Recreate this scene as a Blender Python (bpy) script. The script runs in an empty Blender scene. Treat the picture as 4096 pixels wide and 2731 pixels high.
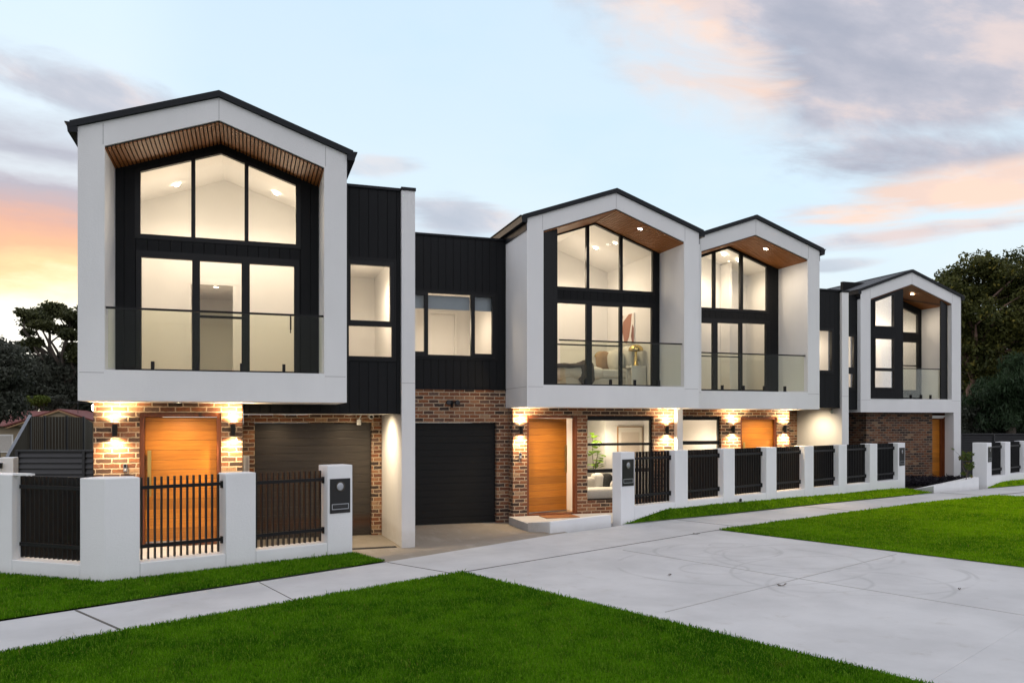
import bpy, bmesh, math, random
import numpy as np
from mathutils import Vector, Matrix
random.seed(7); rng = np.random.default_rng(11)
SC = bpy.context.scene
COL = SC.collection
R = math.radians
CAMZ = 2.1
TH = 0.321897                       # the camera looks 18.44 degrees right of the facades' normal
FWD = np.array([math.sin(TH), math.cos(TH)]); RGT = np.array([math.cos(TH), -math.sin(TH)])

# ------------------------------------------------------------------ object helpers
def tag(o, label=None, cat=None, group=None, kind=None):
    if label: o['label'] = label
    if cat: o['category'] = cat
    if group: o['group'] = group
    if kind: o['kind'] = kind
    return o
def thing(name, label, cat, loc=(0, 0, 0), rotz=0, group=None):
    o = bpy.data.objects.new(name, None); COL.objects.link(o)
    o.location = loc; o.rotation_euler = (0, 0, rotz); o.empty_display_size = .2
    return tag(o, label, cat, group)
def copy_tree(o, parent=None):
    c = o.copy(); COL.objects.link(c)
    if parent is not None: c.parent = parent
    for ch in list(o.children): copy_tree(ch, c)
    return c
def base_of(parent):
    v = Vector((0, 0, 0)); p = parent
    while p is not None: v += p.location; p = p.parent
    return v

class MB:
    def __init__(s): s.v = []; s.f = []; s.m = []; s.sm = []; s.cm = 0; s.smooth = False
    def add(s, vs, fs):
        b = len(s.v); s.v += [tuple(map(float, v)) for v in vs]
        for f in fs: s.f.append(tuple(b + i for i in f)); s.m.append(s.cm); s.sm.append(s.smooth)
        return s
    def box(s, x0, x1, y0, y1, z0, z1):
        return s.add([(x0,y0,z0),(x1,y0,z0),(x1,y1,z0),(x0,y1,z0),(x0,y0,z1),(x1,y0,z1),(x1,y1,z1),(x0,y1,z1)],
              [(0,3,2,1),(4,5,6,7),(0,1,5,4),(1,2,6,5),(2,3,7,6),(3,0,4,7)])
    def prism(s, poly, y0, y1):          # poly in (x,z), counter-clockwise seen from -y
        n = len(poly)
        return s.add([(p[0], y0, p[1]) for p in poly] + [(p[0], y1, p[1]) for p in poly],
              [tuple(range(n)), tuple(range(2*n-1, n-1, -1))] + [(i, n+i, n+(i+1)%n, (i+1)%n) for i in range(n)])
    def plan(s, poly, z0, z1):           # poly in (x,y), counter-clockwise seen from above; z may be per-vertex lists
        n = len(poly)
        z0 = z0 if hasattr(z0, '__len__') else [z0]*n; z1 = z1 if hasattr(z1, '__len__') else [z1]*n
        return s.add([(p[0], p[1], z0[i]) for i, p in enumerate(poly)] + [(p[0], p[1], z1[i]) for i, p in enumerate(poly)],
              [tuple(range(n-1, -1, -1)), tuple(range(n, 2*n))] + [(i, (i+1)%n, n+(i+1)%n, n+i) for i in range(n)])
    def ring(s, outer, inner, y0, y1):   # two (x,z) loops with the same count
        n = len(outer)
        vs = [(p[0], y0, p[1]) for p in outer] + [(p[0], y0, p[1]) for p in inner] + [(p[0], y1, p[1]) for p in outer] + [(p[0], y1, p[1]) for p in inner]
        fs = []
        for i in range(n):
            j = (i+1) % n
            fs += [(i, j, n+j, n+i), (2*n+j, 2*n+i, 3*n+i, 3*n+j), (i, 2*n+i, 2*n+j, j), (n+i, n+j, 3*n+j, 3*n+i)]
        return s.add(vs, fs)
    def tube(s, pts, rad, n=10, cap=True):
        pts = [Vector(p) for p in pts]
        rad = [float(q) for q in rad] if hasattr(rad, "__len__") else [float(rad)]*len(pts)
        vs = []; fs = []
        for i, p in enumerate(pts):
            d = (pts[min(i+1, len(pts)-1)] - pts[max(i-1, 0)]).normalized()
            a = d.orthogonal().normalized() if abs(d.z) > .95 else d.cross(Vector((0, 0, 1))).normalized()
            b = d.cross(a)
            for k in range(n):
                t = 2*math.pi*k/n; vs.append(p + rad[i]*(math.cos(t)*a + math.sin(t)*b))
        for i in range(len(pts)-1):
            for k in range(n): fs.append((i*n+k, i*n+(k+1)%n, (i+1)*n+(k+1)%n, (i+1)*n+k))
        if cap: fs += [tuple(range(n-1, -1, -1)), tuple(range((len(pts)-1)*n, len(pts)*n))]
        return s.add(vs, fs)
    def lathe(s, prof, c, axis='z', n=20):
        vs = []; fs = []
        for (r, h) in prof:
            for k in range(n):
                t = 2*math.pi*k/n; a, b = r*math.cos(t), r*math.sin(t)
                vs.append((c[0]+a, c[1]+b, c[2]+h) if axis == 'z' else (c[0]+a, c[1]-h, c[2]+b))
        m = len(prof)
        for i in range(m-1):
            for k in range(n): fs.append((i*n+k, i*n+(k+1)%n, (i+1)*n+(k+1)%n, (i+1)*n+k))
        return s.add(vs, fs)
    def blob(s, c, r, seed=0, amp=.12, nu=18, nv=12, sq=1.0):   # a soft cushion-like body
        rr = random.Random(seed); ph = [rr.uniform(0, 6.28) for _ in range(6)]
        def pw(x): return math.copysign(abs(x)**sq, x)
        vs = []; fs = []
        for i in range(nv+1):
            la = -math.pi/2 + math.pi*i/nv
            for k in range(nu):
                lo = 2*math.pi*k/nu
                q = 1 + amp*(math.sin(3*lo+ph[0])*math.cos(2*la+ph[1]) + .6*math.sin(5*lo+ph[2])*math.sin(4*la+ph[3]))
                vs.append((c[0]+r[0]*q*pw(math.cos(la))*pw(math.cos(lo)), c[1]+r[1]*q*pw(math.cos(la))*pw(math.sin(lo)), c[2]+r[2]*q*pw(math.sin(la))))
        for i in range(nv):
            for k in range(nu): fs.append((i*nu+k, i*nu+(k+1)%nu, (i+1)*nu+(k+1)%nu, (i+1)*nu+k))
        sm = s.smooth; s.smooth = True; s.add(vs, fs); s.smooth = sm
        return s
    def build(s, name, mat, parent=None, bevel=0, rotated=False):
        me = bpy.data.meshes.new(name)
        off = Vector((0, 0, 0)) if (parent is None or rotated) else base_of(parent)
        me.from_pydata([(v[0]-off.x, v[1]-off.y, v[2]-off.z) for v in s.v], [], s.f)
        for mm in (mat if isinstance(mat, (list, tuple)) else [mat]): me.materials.append(mm)
        me.polygons.foreach_set('material_index', s.m); me.polygons.foreach_set('use_smooth', s.sm)
        bm = bmesh.new(); bm.from_mesh(me); bmesh.ops.recalc_face_normals(bm, faces=bm.faces); bm.to_mesh(me); bm.free()
        o = bpy.data.objects.new(name, me); COL.objects.link(o)
        if parent is not None: o.parent = parent
        if bevel:
            md = o.modifiers.new('edge', 'BEVEL'); md.width = bevel; md.segments = 2; md.limit_method = 'ANGLE'
        return o
def wall_cols(mb, x0, x1, z0, z1, y0, y1, holes):
    xs = sorted({x0, x1, *[h[0] for h in holes], *[h[1] for h in holes]}); xs = [x for x in xs if x0 <= x <= x1]
    for a, b in zip(xs, xs[1:]):
        hs = sorted((h[2], h[3]) for h in holes if h[0] < (a+b)/2 < h[1]); z = z0
        for (p, q) in hs:
            if p > z: mb.box(a, b, y0, y1, z, p)
            z = max(z, q)
        if z < z1: mb.box(a, b, y0, y1, z, z1)
    return mb

# ------------------------------------------------------------------ materials
class NT:
    def __init__(s, name):
        s.mat = bpy.data.materials.new(name); s.mat.use_nodes = True
        s.t = s.mat.node_tree; s.t.nodes.clear()
        s.out = s.n('ShaderNodeOutputMaterial')
    def n(s, typ, **kw):
        nd = s.t.nodes.new(typ)
        for k, v in kw.items():
            if k == 'i':
                for kk, vv in v.items():
                    if hasattr(vv, 'is_output') or hasattr(vv, 'links'): s.t.links.new(vv, nd.inputs[kk])
                    else: nd.inputs[kk].default_value = vv
            else: setattr(nd, k, v)
        return nd
    def l(s, a, b): s.t.links.new(a, b)
    def math(s, op, a, b=None, c=None, clamp=False):
        nd = s.n('ShaderNodeMath', operation=op); nd.use_clamp = clamp
        for k, v in enumerate((a, b, c)):
            if v is None: continue
            if hasattr(v, 'links'): s.l(v, nd.inputs[k])
            else: nd.inputs[k].default_value = v
        return nd.outputs[0]
    def mix(s, f, a, b, mode='MIX'):
        nd = s.n('ShaderNodeMix', data_type='RGBA', blend_type=mode)
        for k, v in ((0, f), (6, a), (7, b)):
            if hasattr(v, 'links'): s.l(v, nd.inputs[k])
            else: nd.inputs[k].default_value = v if k == 0 else (*v, 1)[:4]
        return nd.outputs[2]
    def ramp(s, f, stops, interp='LINEAR'):
        nd = s.n('ShaderNodeValToRGB'); cr = nd.color_ramp; cr.interpolation = interp
        while len(cr.elements) < len(stops): cr.elements.new(.5)
        for e, (p, c) in zip(cr.elements, stops): e.position = p; e.color = (*c, 1)[:4] if hasattr(c, '__len__') else (c, c, c, 1)
        s.l(f, nd.inputs[0]); return nd.outputs[0]
    def smooth(s, x, a, b):
        nd = s.n('ShaderNodeMapRange', interpolation_type='SMOOTHSTEP')
        s.l(x, nd.inputs[0]); nd.inputs[1].default_value = a; nd.inputs[2].default_value = b
        return nd.outputs[0]
    def pos(s): return s.n('ShaderNodeNewGeometry').outputs['Position']
    def sep(s, v):
        nd = s.n('ShaderNodeSeparateXYZ'); s.l(v, nd.inputs[0]); return nd.outputs
    def comb(s, x=0, y=0, z=0):
        nd = s.n('ShaderNodeCombineXYZ')
        for k, v in enumerate((x, y, z)):
            if hasattr(v, 'links'): s.l(v, nd.inputs[k])
            else: nd.inputs[k].default_value = v
        return nd.outputs[0]
    def noise(s, vec, scale, detail=4, rough=.55, dist=0):
        nd = s.n('ShaderNodeTexNoise'); s.l(vec, nd.inputs['Vector'])
        nd.inputs['Scale'].default_value = scale; nd.inputs['Detail'].default_value = detail
        nd.inputs['Roughness'].default_value = rough; nd.inputs['Distortion'].default_value = dist
        return nd.outputs['Fac']
    def vmul(s, v, k):
        nd = s.n('ShaderNodeVectorMath', operation='MULTIPLY'); s.l(v, nd.inputs[0]); nd.inputs[1].default_value = k; return nd.outputs[0]
    def bump(s, h, dist=.01, strength=1):
        nd = s.n('ShaderNodeBump'); s.l(h, nd.inputs['Height']); nd.inputs['Distance'].default_value = dist; nd.inputs['Strength'].default_value = strength
        return nd.outputs[0]
    def bsdf(s, color, rough=.6, metal=0, normal=None, spec=.5, **extra):
        nd = s.n('ShaderNodeBsdfPrincipled')
        for k, v in (('Base Color', color), ('Roughness', rough), ('Metallic', metal)):
            if hasattr(v, 'links'): s.l(v, nd.inputs[k])
            else: nd.inputs[k].default_value = (*v, 1)[:4] if hasattr(v, '__len__') else v
        nd.inputs['Specular IOR Level'].default_value = spec
        if normal is not None: s.l(normal, nd.inputs['Normal'])
        for k, v in extra.items(): nd.inputs[k.replace('_', ' ')].default_value = v
        s.l(nd.outputs[0], s.out.inputs[0]); return nd

def plain(name, c, rough=.6, metal=0, var=.12, scale=6, bump=.0, bscale=60, spec=.5):
    t = NT(name); p = t.pos()
    f = t.noise(p, scale, 5)
    col = t.mix(f, [x*(1-var) for x in c], [min(1, x*(1+var)) for x in c])
    nrm = t.bump(t.noise(p, bscale, 3), bump) if bump else None
    t.bsdf(col, rough, metal, nrm, spec); return t.mat
M = {}
def mk_render(name, c):
    t = NT(name); p = t.pos(); x = t.sep(p)
    big = t.noise(t.vmul(p, (1, 1, .45)), 1.1, 5); fine = t.noise(p, 260, 2, .6); streak = t.noise(t.vmul(p, (9, 9, .5)), 1.0, 3)
    col = t.mix(t.smooth(big, .3, .75), [k*.93 for k in c], c)
    col = t.mix(t.math('MULTIPLY', t.smooth(streak, .58, .8), .12), col, [k*.72 for k in c])
    low = t.smooth(x[2], .16, .0)
    col = t.mix(t.math('MULTIPLY', low, t.math('MULTIPLY', t.noise(p, 7, 4), .35)), col, (.32, .28, .22))
    t.bsdf(col, .85, 0, t.bump(t.math('ADD', fine, t.math('MULTIPLY', t.noise(p, 30, 3), .8)), .0035)); return t.mat
M['render'] = mk_render('white_render', (.77, .78, .79))
M['joint'] = plain('render_joint', (.42, .42, .43), .9)
M['fence_render'] = mk_render('fence_render', (.79, .805, .825))

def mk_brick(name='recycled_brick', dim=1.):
    t = NT(name); p = t.pos(); x = t.sep(p)
    wob = t.n('ShaderNodeTexNoise'); t.l(p, wob.inputs['Vector']); wob.inputs['Scale'].default_value = 14; wob.inputs['Detail'].default_value = 3
    v0 = t.comb(t.math('ADD', x[0], x[1]), x[2], 0)
    nd = t.n('ShaderNodeVectorMath', operation='SUBTRACT'); t.l(wob.outputs['Color'], nd.inputs[0]); nd.inputs[1].default_value = (.5, .5, .5)
    nd2 = t.n('ShaderNodeVectorMath', operation='MULTIPLY_ADD'); t.l(nd.outputs[0], nd2.inputs[0]); nd2.inputs[1].default_value = (.036, .026, 0); t.l(v0, nd2.inputs[2])
    b = t.n('ShaderNodeTexBrick'); t.l(nd2.outputs[0], b.inputs['Vector'])
    b.inputs['Color1'].default_value = (0, 0, 0, 1); b.inputs['Color2'].default_value = (1, 1, 1, 1); b.inputs['Mortar'].default_value = (.5, .5, .5, 1)
    b.inputs['Scale'].default_value = 1; b.inputs['Mortar Size'].default_value = .0115; b.inputs['Mortar Smooth'].default_value = .35
    b.inputs['Bias'].default_value = 0; b.inputs['Brick Width'].default_value = .238; b.inputs['Row Height'].default_value = .0835
    br = t.ramp(b.outputs['Color'], [(0, (.04, .024, .019)), (.12, (.16, .06, .03)), (.26, (.25, .10, .045)), (.38, (.085, .045, .032)), (.5, (.2, .075, .036)), (.62, (.31, .15, .075)), (.73, (.12, .068, .05)), (.83, (.24, .085, .034)), (.92, (.36, .22, .125)), (.97, (.1, .05, .035))], 'CONSTANT')
    n1 = t.noise(p, 22, 5, .65)
    br = t.mix(t.math('MULTIPLY', t.smooth(n1, .42, .75), .55), br, (.05, .032, .026))
    wash = t.math('MULTIPLY', t.smooth(t.noise(p, 5.5, 5, .7), .56, .72), t.smooth(t.noise(p, 55, 3), .38, .6))
    br = t.mix(t.math('MULTIPLY', wash, .75), br, (.42, .35, .29))
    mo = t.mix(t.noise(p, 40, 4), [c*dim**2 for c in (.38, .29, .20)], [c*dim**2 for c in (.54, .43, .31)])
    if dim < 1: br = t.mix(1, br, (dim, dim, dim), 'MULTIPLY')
    fac = t.math('MAXIMUM', b.outputs['Fac'], t.math('MULTIPLY', t.smooth(t.noise(p, 30, 4, .7), .64, .74), .7))
    col = t.mix(fac, br, mo)
    h = t.math('ADD', t.math('SUBTRACT', 1, b.outputs['Fac']), t.math('MULTIPLY', t.noise(p, 70, 4, .7), .55))
    t.bsdf(col, .88, 0, t.bump(h, .009)); return t.mat
M['brick'] = mk_brick(); M['brick_shaded'] = mk_brick('shaded_recycled_brick', .66)  # second copy has the shade on house four darkened into its colour

def mk_clad():
    t = NT('black_board_cladding'); p = t.pos(); x = t.sep(p)
    s = t.math('FRACT', t.math('DIVIDE', t.math('ADD', x[0], x[1]), .172))
    g = t.smooth(t.math('ABSOLUTE', t.math('SUBTRACT', s, .5)), .5, .455)
    f = t.noise(t.vmul(p, (6, 6, .7)), 3, 4)
    col = t.mix(g, (.003, .003, .0035), t.mix(f, (.0075, .0083, .0095), (.011, .012, .0138)))
    t.bsdf(col, .6, 0, t.bump(g, .008), .16); return t.mat
M['clad'] = mk_clad()
M['metal'] = plain('black_aluminium', (.0085, .009, .0102), .4, 0, .15, 5, spec=.22)
M['trim'] = plain('dark_timber_trim', (.008, .0086, .0098), .5, spec=.2)
M['colorbond'] = plain('dark_roof_steel', (.011, .013, .0165), .5, 0, spec=.2)
def mk_roof():
    t = NT('corrugated_roof'); x = t.sep(t.pos())
    w = t.math('SINE', t.math('MULTIPLY', x[1], 82))
    t.bsdf(t.mix(t.noise(t.pos(), 1.2, 4), (.022, .026, .032), (.034, .039, .047)), .5, 0, t.bump(w, .012)); return t.mat
M['roof'] = mk_roof()
def mk_timber(name, c1, c2, board, horiz=True, rough=.45):
    t = NT(name); p = t.pos(); x = t.sep(p)
    ax = x[2] if horiz else t.math('ADD', x[0], x[1])
    q = t.math('DIVIDE', ax, board); s = t.math('FRACT', q); idn = t.math('FLOOR', q)
    g = t.smooth(t.math('ABSOLUTE', t.math('SUBTRACT', s, .5)), .5, .478)
    wn = t.n('ShaderNodeTexWhiteNoise', noise_dimensions='1D'); t.l(idn, wn.inputs['W'])
    st = (1.2, 1.2, 16) if horiz else (16, 1.5, 1.5)
    off = t.n('ShaderNodeVectorMath', operation='ADD'); t.l(t.vmul(p, st), off.inputs[0]); t.l(t.comb(t.math('MULTIPLY', wn.outputs['Value'], 37), 0, 0), off.inputs[1])
    gr = t.noise(off.outputs[0], 2.2, 4, .55, .4)
    col = t.mix(t.smooth(gr, .2, .8), c1, c2)
    hv = t.n('ShaderNodeHueSaturation'); t.l(col, hv.inputs['Color']); t.l(t.math('ADD', .8, t.math('MULTIPLY', wn.outputs['Value'], .38)), hv.inputs['Value'])
    col = t.mix(g, (.05, .02, .006), hv.outputs[0])
    t.bsdf(col, rough, 0, t.bump(t.math('ADD', g, t.math('MULTIPLY', gr, .12)), .004)); return t.mat
M['door'] = mk_timber('orange_cedar_boards', (.43, .142, .011), (.55, .205, .02), .162)
M['doorframe'] = mk_timber('red_cedar_frame', (.14, .038, .012), (.22, .065, .02), 2.7, False)
M['slat'] = mk_timber('timber_batten', (.25, .085, .017), (.33, .12, .03), 9., False, .55)
M['garage_brown'] = mk_timber('brown_garage_panel', (.026, .0205, .0155), (.048, .038, .028), 9., True, .42)
M['garage_black'] = plain('black_garage_panel', (.009, .0092, .0096), .55, 0, .2, 4, spec=.2)
M['brass'] = plain('brushed_brass', (.5, .36, .12), .35, .85)
M['gold'] = plain('polished_gold', (.62, .45, .16), .16, 1)
M['steel'] = plain('grey_steel', (.4, .42, .45), .35, .9)
M['white_plastic'] = plain('white_plastic', (.72, .72, .7), .4)
M['interior'] = plain('interior_plaster', (.8, .79, .77), .9, 0, .03, 2)
M['ceiling_white'] = plain('soffit_white', (.74, .73, .71), .9, 0, .03, 2)
M['floorboard'] = mk_timber('oak_floor', (.3, .19, .1), (.42, .28, .16), .18, False)
M['blind'] = plain('blue_grey_blind', (.33, .38, .42), .9, 0, .06)
M['fabric_white'] = plain('white_linen', (.72, .69, .63), .95, 0, .08, 12, .01, 40)
M['fabric_tan'] = plain('tan_cushion', (.36, .23, .13), .95, 0, .2, 14, .01, 50)
M['fabric_brown'] = plain('brown_throw', (.055, .034, .025), .95, 0, .4, 25, .02, 50)
M['fabric_black'] = plain('black_cushion', (.02, .02, .02), .95)
M['fabric_stripe'] = plain('grey_cushion', (.5, .47, .43), .95, 0, .35, 40)
M['paint_white'] = plain('painted_white', (.75, .74, .71), .5, 0, .03)
M['canvas'] = plain('canvas', (.74, .7, .64), .9, 0, .04)
M['canvas_brown'] = plain('brown_paint', (.24, .09, .05), .9, 0, .15)
M['canvas_red'] = plain('rust_paint', (.36, .16, .09), .9, 0, .15)
M['print'] = plain('pale_print', (.62, .55, .48), .9, 0, .2, 60)
M['pot'] = plain('clay_pot', (.5, .42, .34), .9)
M['rubber_mat'] = plain('coir_mat', (.26, .11, .04), 1, 0, .3, 60)
M['mail_black'] = plain('letterbox_black', (.006, .0063, .007), .3, 0, .1)
M['slate'] = plain('dark_fence_steel', (.03, .031, .034), .45, .2)
M['slate_warm'] = plain('bronze_fence_steel', (.05, .04, .026), .45, 0)
M['rail_galv'] = plain('pale_steel_rail', (.28, .31, .36), .5, .3)
def emit(name, c, s):
    t = NT(name); e = t.n('ShaderNodeEmission'); e.inputs[0].default_value = (*c, 1); e.inputs[1].default_value = s
    t.l(e.outputs[0], t.out.inputs[0]); return t.mat
M['lamp_glow'] = emit('warm_lamp_glow', (1, .84, .6), 28)
M['cool_glow'] = emit('downlight_glow', (1, .93, .85), 14)
def mk_glass(name, tint, refl):
    t = NT(name); tr = t.n('ShaderNodeBsdfTransparent'); tr.inputs[0].default_value = (*tint, 1)
    gl = t.n('ShaderNodeBsdfGlossy'); gl.inputs['Roughness'].default_value = .0; gl.inputs['Color'].default_value = (.9, .95, 1, 1)
    fr = t.n('ShaderNodeFresnel'); fr.inputs['IOR'].default_value = 1.45
    mx = t.n('ShaderNodeMixShader'); t.l(t.math('MULTIPLY', fr.outputs[0], refl, clamp=True), mx.inputs[0])
    t.l(tr.outputs[0], mx.inputs[1]); t.l(gl.outputs[0], mx.inputs[2]); t.l(mx.outputs[0], t.out.inputs[0]); return t.mat
M['glass'] = mk_glass('window_glass', (.98, .985, .98), .45)
M['glass_green'] = mk_glass('balustrade_glass', (.955, .965, .90), .13)

def mk_concrete():
    t = NT('pale_concrete'); p = t.pos(); x = t.sep(p)
    base = t.mix(t.smooth(t.noise(p, .8, 6, .6), .3, .7), (.42, .425, .435), (.515, .52, .53))
    base = t.mix(t.math('MULTIPLY', t.smooth(t.noise(p, 2.7, 6, .7), .55, .8), .5), base, (.29, .265, .235))
    sw = t.noise(t.vmul(p, (1, 7, 1)), 3, 4)
    base = t.mix(t.math('MULTIPLY', t.smooth(sw, .5, .75), .22), base, (.45, .45, .455))
    # tyre scuffs: broken thin rings left by turning wheels
    scuff = None
    for i, (cx, cy, r, w) in enumerate([(7.2, 11.1, 1.05, .035), (7.35, 11.2, .92, .03), (7.6, 11.0, .62, .03), (8.2, 10.2, 1.5, .03), (8.3, 10.3, 1.35, .025),
                     (7.0, 8.6, .8, .03), (7.4, 8.2, 1.2, .03), (6.3, 9.8, .5, .025), (8.6, 8.7, .9, .03), (6.9, 10.0, 1.9, .03), (7.9, 8.9, 1.7, .025), (6.6, 11.3, .45, .025), (7.7, 11.6, .3, .02)]):
        dx = t.math('SUBTRACT', x[0], cx); dy = t.math('SUBTRACT', x[1], cy)
        d = t.math('SQRT', t.math('ADD', t.math('MULTIPLY', dx, dx), t.math('MULTIPLY', t.math('MULTIPLY', dy, dy), 1.6)))
        k = t.smooth(t.math('ABSOLUTE', t.math('SUBTRACT', d, r)), w*1.8, w*.1)
        k = t.math('MULTIPLY', k, t.smooth(t.noise(t.comb(x[0], x[1], 3.7*i), 1.1, 3), .36, .62))
        scuff = k if scuff is None else t.math('MAXIMUM', scuff, k)
    base = t.mix(t.math('MULTIPLY', scuff, .24), base, (.13, .13, .135))
    speck = t.smooth(t.noise(p, 90, 2), .72, .8)
    base = t.mix(t.math('MULTIPLY', speck, .35), base, (.16, .155, .15))
    t.bsdf(base, .85, 0, t.bump(t.noise(p, 140, 3), .002)); return t.mat
M['concrete'] = mk_concrete()
def mk_drive():
    t = NT('brown_exposed_concrete'); p = t.pos()
    b = t.mix(t.noise(p, 1.2, 5), (.2, .175, .145), (.29, .26, .22))
    b = t.mix(t.math('MULTIPLY', t.smooth(t.noise(t.vmul(p, (1, .25, 1)), 4, 4), .5, .7), .4), b, (.36, .34, .31))
    b = t.mix(t.math('MULTIPLY', t.smooth(t.noise(p, 110, 2), .55, .7), .4), b, (.13, .11, .09))
    t.bsdf(b, .8, 0, t.bump(t.noise(p, 120, 3), .003)); return t.mat
M['drive'] = mk_drive()
M['asphalt'] = plain('asphalt', (.05, .05, .052), .9, 0, .25, 8, .01, 150)
M['crack'] = plain('joint_filler', (.1, .093, .085), 1)
M['soil'] = plain('soil', (.05, .042, .03), 1, 0, .4, 5)
def mk_grass(name, blade):
    t = NT(name); p = t.pos(); x = t.sep(p)
    n1 = t.noise(p, .55, 4); n2 = t.noise(p, 3.2, 5, .65)
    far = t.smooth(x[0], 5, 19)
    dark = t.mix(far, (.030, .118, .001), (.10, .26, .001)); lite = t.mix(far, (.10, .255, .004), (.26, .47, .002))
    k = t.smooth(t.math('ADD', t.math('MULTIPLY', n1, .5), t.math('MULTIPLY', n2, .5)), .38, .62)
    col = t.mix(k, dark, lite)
    if blade:
        ri = t.n('ShaderNodeNewGeometry').outputs['Random Per Island']
        col = t.mix(t.smooth(ri, .6, .97), col, t.mix(far, (.15, .29, .02), (.36, .48, .02)))
        col = t.mix(t.smooth(ri, .02, 0), col, (.2, .2, .04))
    else: col = t.mix(.6, col, (.014, .02, .004))
    col = t.mix(t.math('MULTIPLY', t.smooth(t.noise(p, 1.7, 5, .7), .60, .74), .4), col, (.16, .17, .02))
    bs = t.bsdf(col, .65 if blade else 1, 0, None, .04)
    if blade:
        tl = t.n('ShaderNodeBsdfTranslucent'); t.l(col, tl.inputs[0]); mx = t.n('ShaderNodeMixShader'); mx.inputs[0].default_value = .3
        t.l(bs.outputs[0], mx.inputs[1]); t.l(tl.outputs[0], mx.inputs[2]); t.l(mx.outputs[0], t.out.inputs[0])
    return t.mat
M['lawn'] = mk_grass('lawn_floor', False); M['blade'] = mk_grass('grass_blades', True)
def mk_leaf(name, dark, lite, yellow=None, ys=.1):
    t = NT(name); p = t.pos()
    ri = t.n('ShaderNodeNewGeometry').outputs['Random Per Island']
    col = t.mix(t.smooth(t.noise(p, .7, 4), .3, .7), dark, lite)
    col = t.mix(t.math('MULTIPLY', ri, .5), col, [c*1.8 for c in lite])
    if yellow: col = t.mix(t.smooth(ri, 1-ys, 1), col, yellow)
    bs = t.bsdf(col, .6, 0, None, .25)
    tl = t.n('ShaderNodeBsdfTranslucent'); t.l(col, tl.inputs[0]); mx = t.n('ShaderNodeMixShader'); mx.inputs[0].default_value = .2
    t.l(bs.outputs[0], mx.inputs[1]); t.l(tl.outputs[0], mx.inputs[2]); t.l(mx.outputs[0], t.out.inputs[0]); return t.mat
M['leaf_gum'] = mk_leaf('gum_leaves', (.022, .03, .011), (.06, .065, .022))
M['leaf_dark'] = mk_leaf('dark_grey_leaves', (.022, .028, .020), (.062, .068, .052))
M['leaf_fig'] = mk_leaf('fig_leaves', (.018, .03, .008), (.075, .08, .018), (.24, .2, .035), .08)
M['leaf_she'] = mk_leaf('weeping_needles', (.012, .024, .011), (.026, .05, .02))
M['leaf_lime'] = mk_leaf('lime_leaves', (.05, .075, .012), (.1, .13, .02))
M['leaf_indoor'] = mk_leaf('indoor_leaves', (.1, .2, .015), (.2, .33, .03))
M['leaf_purple'] = mk_leaf('black_mondo_leaves', (.008, .007, .011), (.02, .017, .024))
M['leaf_shrub'] = mk_leaf('shrub_leaves', (.03, .06, .012), (.09, .12, .02), (.22, .13, .03), .15)
M['bark'] = plain('bark', (.11, .09, .075), .95, 0, .4, 8, .03, 18)
M['bark_pink'] = plain('pink_bark', (.16, .1, .075), .95, 0, .35, 6, .03, 18)
M['tile'] = plain('red_roof_tile', (.15, .035, .028), .7, 0, .3, 6)
M['house_cream'] = plain('cream_weatherboard', (.3, .24, .16), .8)
M['barge'] = plain('timber_barge', (.34, .2, .1), .7)

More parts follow.
